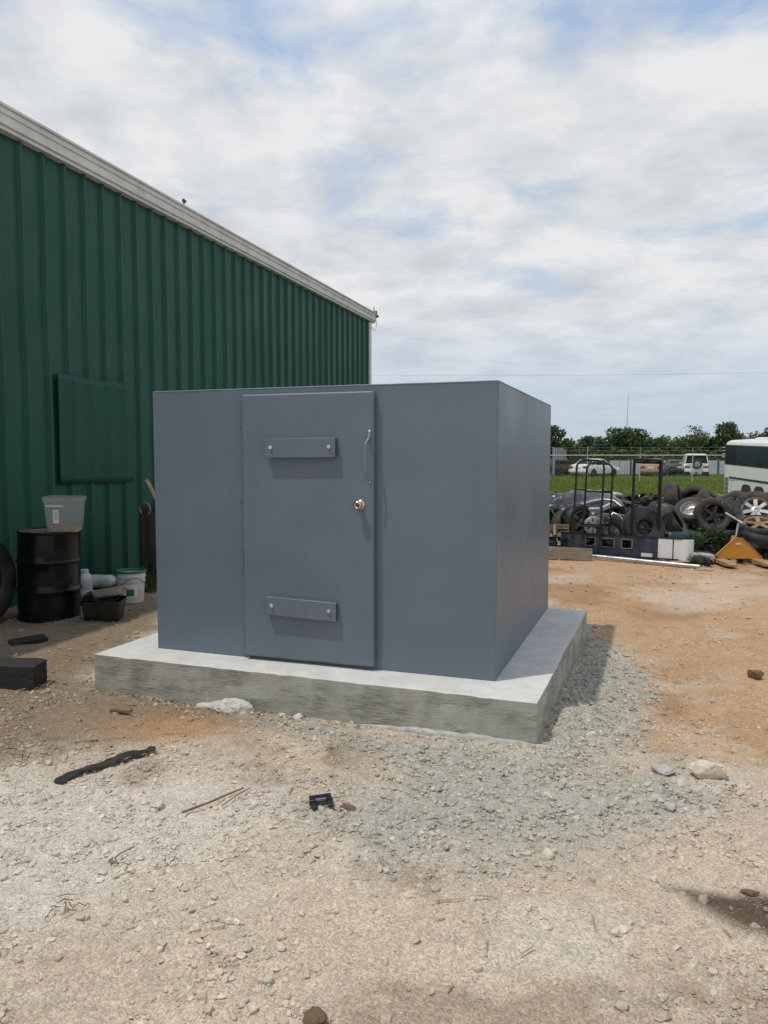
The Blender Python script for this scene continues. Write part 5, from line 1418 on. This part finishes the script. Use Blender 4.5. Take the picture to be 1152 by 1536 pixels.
bk = empty('black_tub', (-2.84, 7.70, 0), (0, 0, R(8)), 'black plastic tub holding metal pans on the dirt right of the drum', 'tub')
tub(bk, 'tub_body', .33, .26, .385, .32, .205, .006, M_plast_k)
pans = [(-2.80, 7.74, .215, (R(-16), R(-7), R(10)), 'shallow stainless pan lying tilted on top of the black tub'), (-2.86, 7.66, .165, (R(6), R(4), R(4)), 'dark metal pan set inside the black tub')]
for (x, y, z, ro, lb) in pans:
    pn = empty('metal_pan', (x, y, z), ro, lb, 'pan')
    tub(pn, 'pan_body', .24, .18, .33, .25, .075, .003, M_steelpan if 'stainless' in lb else M_plast_k, lip=.014, rad=.04)
bq = empty('plastic_bucket', (-2.865, 8.62, 0), (0, 0, R(30)), 'white plastic bucket with a green rim at the foot of the barn', 'bucket')
mb = MB(); mb.lathe([(0, .004), (.125, .0), (.132, .006), (.150, .24), (.158, .24), (.158, .252), (.152, .254), (.154, .29), (.163, .29), (.163, .304), (.155, .306), (.157, .335), (.149, .335), (.147, .25), (.126, .012), (0, .012)], 36); mb.build('bucket_body', M_plast_w, bq, smooth=40)
mb = MB(); mb.lathe([(.150, .336), (.160, .338), (.170, .350), (.166, .364), (.154, .366), (.146, .352)], 36, closed=True); mb.build('green_rim', M_plast_g, bq, smooth=50)
mb = MB(); mb.tube([(.165 * math.cos(R(a)), .165 * math.sin(R(a)), .295 - .13 * math.sin(R(a + 90) * 1.0) ** 2 * 1.0) for a in range(200, 381, 15)], .0035, 6); mb.build('wire_handle', M_rimst, bq, smooth=60)
def wrap(a0, a1, z0, z1, r0, r1):
    mb = MB(); V = []; F = []
    for i in range(9):
        a = R(a0 + (a1 - a0) * i / 8)
        V += [(r0 * math.cos(a), r0 * math.sin(a), z0), (r1 * math.cos(a), r1 * math.sin(a), z1)]
    for i in range(8): F.append((2 * i, 2 * i + 2, 2 * i + 3, 2 * i + 1))
    mb._add(V, F); return mb
wrap(225, 285, .07, .22, .1395, .1495).build('printed_label', M_paper, bq, smooth=60)
wrap(236, 270, .085, .165, .1410, .1465).build('green_print', M_plast_g, bq, smooth=60)
jg = empty('plastic_jug', (-3.36, 8.52, 0), (0, 0, R(15)), 'white plastic jug half hidden behind the black drum', 'jug')
mb = MB(); mb.lathe([(0, .004), (.085, .0), (.095, .012), (.095, .05), (.090, .06), (.095, .07), (.095, .15), (.090, .16), (.095, .17), (.095, .27), (.088, .30), (.065, .335), (.052, .345), (.052, .352)], 24); mb.build('jug_body', M_plast_w, jg, smooth=50)
MB().at((0, 0, .35)).lathe([(.055, 0), (.055, .03), (.05, .034), (0, .034)], 18).build('cap', M_plast_w, jg, smooth=40)
jg2 = empty('plastic_bottle', (-3.43, 9.25, .13), (0, R(90), R(-6)), 'white plastic bottle lying on its side behind the black tub', 'bottle')
mb = MB(); mb.lathe([(0, -.17), (.07, -.17), (.082, -.155), (.082, -.02), (.078, -.01), (.082, 0), (.082, .12), (.07, .15), (.035, .175), (.033, .20), (0, .20)], 22); mb.build('bottle_body', M_plast_w, jg2, smooth=50)
tag(MB().box((0, 0, 0), (.34, .2, .05)).build('black_tray', M_plast_k, bevel=.015, loc=(-3.43, 9.25, .024), rot=(0, 0, R(-6))), 'flat black tray under the white bottle by the barn', 'tray')
# things in the gap between barn and shelter
tag(MB().box((0, 0, 0), (.04, .20, 1.20)).build('leaning_board', M_wood_p, bevel=.005, loc=(-2.56, 9.10, .82), rot=(R(8), R(-24), R(20))), 'pale splintered board leaning in the gap behind the shelter', 'board')
cab = empty('shade_filler', (-3.03, 9.72, 0), (0, 0, R(10)), 'made-up black cabinet in the dark gap between barn and shelter', 'filler')  # invented box standing in for the shaded darkness of the gap
MB().box((.16, 0, .52), (.42, .34, 1.02)).build('filler_body', M_plast_k, cab, bevel=.012)
MB().box((.16, -.178, .52), (.38, .012, .94)).build('filler_front', M_plast_k, cab, bevel=.004)
mb = MB(); mb.tube([(.075 * math.cos(R(a)), 0, .075 * math.sin(R(a))) for a in range(-60, 240, 15)], .014, 8)
tag(mb.build('hose_ring', M_rimst, smooth=60, loc=(-2.94, 9.42, 1.00), rot=(R(5), 0, R(-20))), 'curled grey hose end hanging by the leaning board', 'hose')
tag(MB().box((0, 0, 0), (.03, .03, 1.0)).build('hanging_stake', M_wood_k, loc=(-2.94, 9.46, .5)), 'dark stake holding the curled hose end', 'stake')
# big tyre at the left edge
tyre('big black truck tyre standing against the barn at the left edge', (-3.96, 7.30, .455), (R(86), 0, R(72)), .47, .27, M_rubber_k, None, name='truck_tyre', lug=.01)
# dark timbers
def rough_block(name, sx, sy, sz, m, loc, rot, amp=.006):
    v, f = grid_box(sx, sy, sz, .022, lambda p: p + Vector((0 if 0 < p.x < sx else mnoise.noise(p * 30) * amp * 2, mnoise.noise(Vector((p.x * 4, p.z * 25, 3))) * amp * (1 if p.y < 1e-4 or p.y > sy - 1e-4 else 0), (mnoise.noise(Vector((p.x * 4, p.y * 25, 8))) * amp - (.008 if p.z > sz - 1e-4 and (p.y < 1e-4 or p.x > sx - 1e-4 or p.x < 1e-4) else 0)))))
    mb = MB().at((-sx / 2, -sy / 2, -sz / 2)); mb._add(v, f)
    return mb.build(name, m, smooth=35, loc=loc, rot=rot)
tag(rough_block('timber_block', .80, .20, .185, M_wood_k, loc=(-2.87, 5.44, .085), rot=(R(1), R(.5), R(-3))), 'thick black tarred timber block on the dirt left of the slab', 'timber')
tag(rough_block('flat_board', .30, .13, .035, M_wood_k, loc=(-3.16, 6.72, .02), rot=(R(2), R(-2), R(38))), 'flat dark board on the dirt in front of the drum', 'board')
tag(MB().box((0, 0, 0), (.14, .04, .02)).build('wood_scrap', M_stick, bevel=.004, loc=(-1.70, 4.86, .012), rot=(0, R(2), R(-3))), 'small brown wood scrap on the dirt in front of the slab', 'wood scrap')

# ------------------------------------------------------------------ bits lying in the foreground
def ribbon(name, label, cat, pts, w, th, m, wob=.3):
    mb = MB(); rings = []
    n = len(pts)
    for i, (x, y, z) in enumerate(pts):
        a = Vector(pts[max(0, i - 1)]); b = Vector(pts[min(n - 1, i + 1)]); t = (b - a); t.z = 0; t.normalize()
        k = w / 2 * (1 + wob * mnoise.noise(Vector((x * 23, y * 23, 1)))) * (.55 if i == 0 else .35 if i == n - 1 else 1)
        s = Vector((-t.y, t.x, 0)); c = Vector((x, y, z))
        lift = th * (1 + .5 * mnoise.noise(Vector((x * 10, y * 10, 6))))
        rings.append([c - s * k, c - s * k * .9 + Vector((0, 0, lift)), c + Vector((0, 0, lift * 1.5)), c + s * k * .9 + Vector((0, 0, lift * .8)), c + s * k, c - Vector((0, 0, .004))])
    mb.loft(rings); return tag(mb.build(name, m, smooth=45), label, cat)
pts = []
for i in range(41):
    u = i / 40
    pts.append((-1.660 + .375 * u, 3.765 + .43 * u + .03 * math.sin(u * 3.1) , .004 + .012 * math.sin(u * 7) ** 2 + .01 * u))
ribbon('rubber_strip', 'torn black rubber strip lying on the pale gravel', 'rubber strip', pts, .068, .008, M_rubber, 1.1)
ck = empty('plastic_clip', (-.298, 3.53, .012), (R(4), R(-3), R(12)), 'broken black plastic clip lying on the gravel', 'clip')
MB().box((0, .022, .010), (.105, .05, .018)).build('clip_plate', M_plast_k, ck, bevel=.004)
for s in (-1, 1): MB().at((s * .040, -.028, .008), (R(-6), 0, R(s * -8))).box((0, 0, 0), (.028, .075, .014)).build('clip_prong', M_plast_k, ck, bevel=.004)
MB().box((0, .002, .014), (.05, .012, .014)).build('clip_bar', M_print, ck, bevel=.003)
def stick(label, pts, r): tag(MB().tube(pts, r, 6).build('stick', M_stick, smooth=60), label, 'stick')
stick('long thin dry stick lying on the pale dirt', [(-.93, 3.43, .012), (-.82, 3.53, .016), (-.77, 3.60, .014), (-.69, 3.68, .018)], [.006, .005, .005, .003])
stick('short thin twig beside the long stick', [(-.76, 3.50, .012), (-.71, 3.59, .02), (-.66, 3.69, .016)], [.003, .003, .002])
tag(MB().tube([(-1.11, 3.03, .01), (-1.115, 3.0, .013), (-1.10, 2.98, .013), (-1.085, 3.0, .012), (-1.10, 3.03, .011), (-1.09, 3.06, .013), (-1.05, 3.12, .012)], .003, 6).build('wire_scrap', M_rimst, smooth=60), 'small loop of wire lying on the pale dirt', 'wire')

tw = empty('twig_clump', (-1.16, 2.70, .006), label='small tangled clump of dry dark twigs at the left foreground', cat='twigs')
_r = random.Random(5)
for _i in range(10):
    a = _r.uniform(0, 6.28); q = _r.uniform(.008, .04); cx, cy = _r.gauss(0, .035), _r.gauss(0, .022)
    MB().tube([(cx - math.cos(a) * q, cy - math.sin(a) * q, .002), (cx, cy, _r.uniform(.006, .022)), (cx + math.cos(a + .3) * q, cy + math.sin(a + .3) * q, _r.uniform(.0, .012))], [.0018, .0022, .0012], 5).build('twig', M_stick, tw, smooth=60)

def rock(name, label, x, y, sx, sy, sz, m, seed, sink=.3, yaw=0.0, facet=.35, sub=4, tilt=0.0):
    bm = bmesh.new(); bmesh.ops.create_icosphere(bm, subdivisions=sub, radius=1)
    off = Vector((seed * 3.7, seed * 1.9, seed * 5.1))
    rnd = random.Random(seed)
    planes = [(Vector((rnd.gauss(0, 1), rnd.gauss(0, 1), rnd.gauss(0, 1))).normalized(), rnd.uniform(.55, .85)) for _ in range(14)]
    for v_ in bm.verts:
        d = v_.co.normalized(); q = d * (1 + .28 * mnoise.noise(d * 1.6 + off) + .16 * mnoise.noise(d * 4.0 + off) + .07 * mnoise.noise(d * 9 + off))
        for n_, h in (planes if facet > .1 else []):
            e = q.dot(n_) - h
            if e > 0: q -= n_ * e * .94
        v_.co = Vector((q.x * sx, q.y * sy, q.z * sz))
    me = bpy.data.meshes.new(name); bm.to_mesh(me); bm.free(); me.materials.append(m)
    me.polygons.foreach_set('use_smooth', [True] * len(me.polygons)); me.set_sharp_from_angle(angle=R(24))
    o_ = bpy.data.objects.new(name, me); COL.objects.link(o_); o_.location = (x, y, gz(x, y) + sz * (1 - 2 * sink)); o_.rotation_euler = (tilt, tilt * .6, yaw)
    return tag(o_, label, 'stone')
rock('limestone_rock', 'pale cream limestone rock, largest stone right of the slab', 1.685, 3.86, .098, .070, .052, M_rock, 1, .22, R(-15))
rock('stone_chip', 'long light grey stone chip at the edge of the grey gravel', 1.455, 3.885, .075, .036, .030, M_rockg, 2, .22, R(-32))
rock('stone', 'small white stone below the long grey chip', 1.480, 3.735, .020, .040, .022, M_rockw, 3, .2, R(10))
rock('stone', 'small blue-grey stone touching the limestone rock', 1.742, 3.745, .032, .026, .018, M_rockg, 4, .2, R(-20))
rock('stone', 'flat grey stone lower in the grey gravel, right of centre', 1.345, 3.50, .036, .030, .02, M_rockg, 5, .2, R(30))
rock('concrete_lump', 'whitish lump of spilled concrete at the foot of the slab', -.985, 4.935, .135, .060, .070, M_concl, 6, .36, R(-18), facet=0)
rock('stone', 'light stone against the slab right of the concrete lump', -.55, 4.82, .045, .032, .024, M_rockw, 7, .25, R(-20))
rock('stone', 'smaller light stone against the slab, second right of the concrete lump', -.66, 4.865, .03, .022, .018, M_rockw, 8, .25, R(10))
rock('stone', 'whitish stone in the gravel beside the slab right edge', 1.235, 4.45, .040, .030, .022, M_rock, 9, .25, R(-20))
rock('stone', 'pale round stone on the dirt near the long stick', -1.075, 3.53, .040, .032, .024, M_rockw, 10, .25, R(15))
rock('stone', 'light grey stone at the lower centre of the foreground', -.365, 2.300, .019, .017, .015, M_rockw, 11, .15, R(40))
rock('stone', 'tan wedge stone above the light grey stone', -.343, 2.45, .020, .018, .017, M_rock, 12, .2, R(10))
rock('stone', 'tan lump of stone at the lower edge of the grey gravel', .675, 3.06, .038, .028, .024, M_rock, 13, .25, R(-20))
rock('stone', 'dark brown stone lying near the painted shadow', 1.385, 2.79, .035, .022, .016, M_rockb, 14, .25, R(-10))
rock('stone', 'dark brown rounded stone cut by the lower picture edge', -.2035, 2.125, .034, .045, .020, M_rockb, 15, .28, R(5), facet=0)
rock('stone', 'dark stone chip on the orange dirt at the right edge', 2.76, 5.62, .07, .05, .045, M_rockb, 16, .25, R(-30))
rock('stone', 'small grey stone on the orange dirt right of the limestone rock', 1.87, 3.99, .022, .014, .012, M_rockg, 17, .2, R(0))
rock('stone', 'pale stone in the tan dirt left of the painted shadow', .80, 2.54, .022, .018, .014, M_rock, 18, .2, R(60))
rock('stone', 'brown shard lying right of the black clip', -.17, 3.50, .055, .036, .012, M_rockb, 19, .2, R(-30))
rock('stone', 'whitish chip in the brown dirt near the slab', -.31, 4.515, .018, .014, .012, M_rockw, 20, .15, R(0))
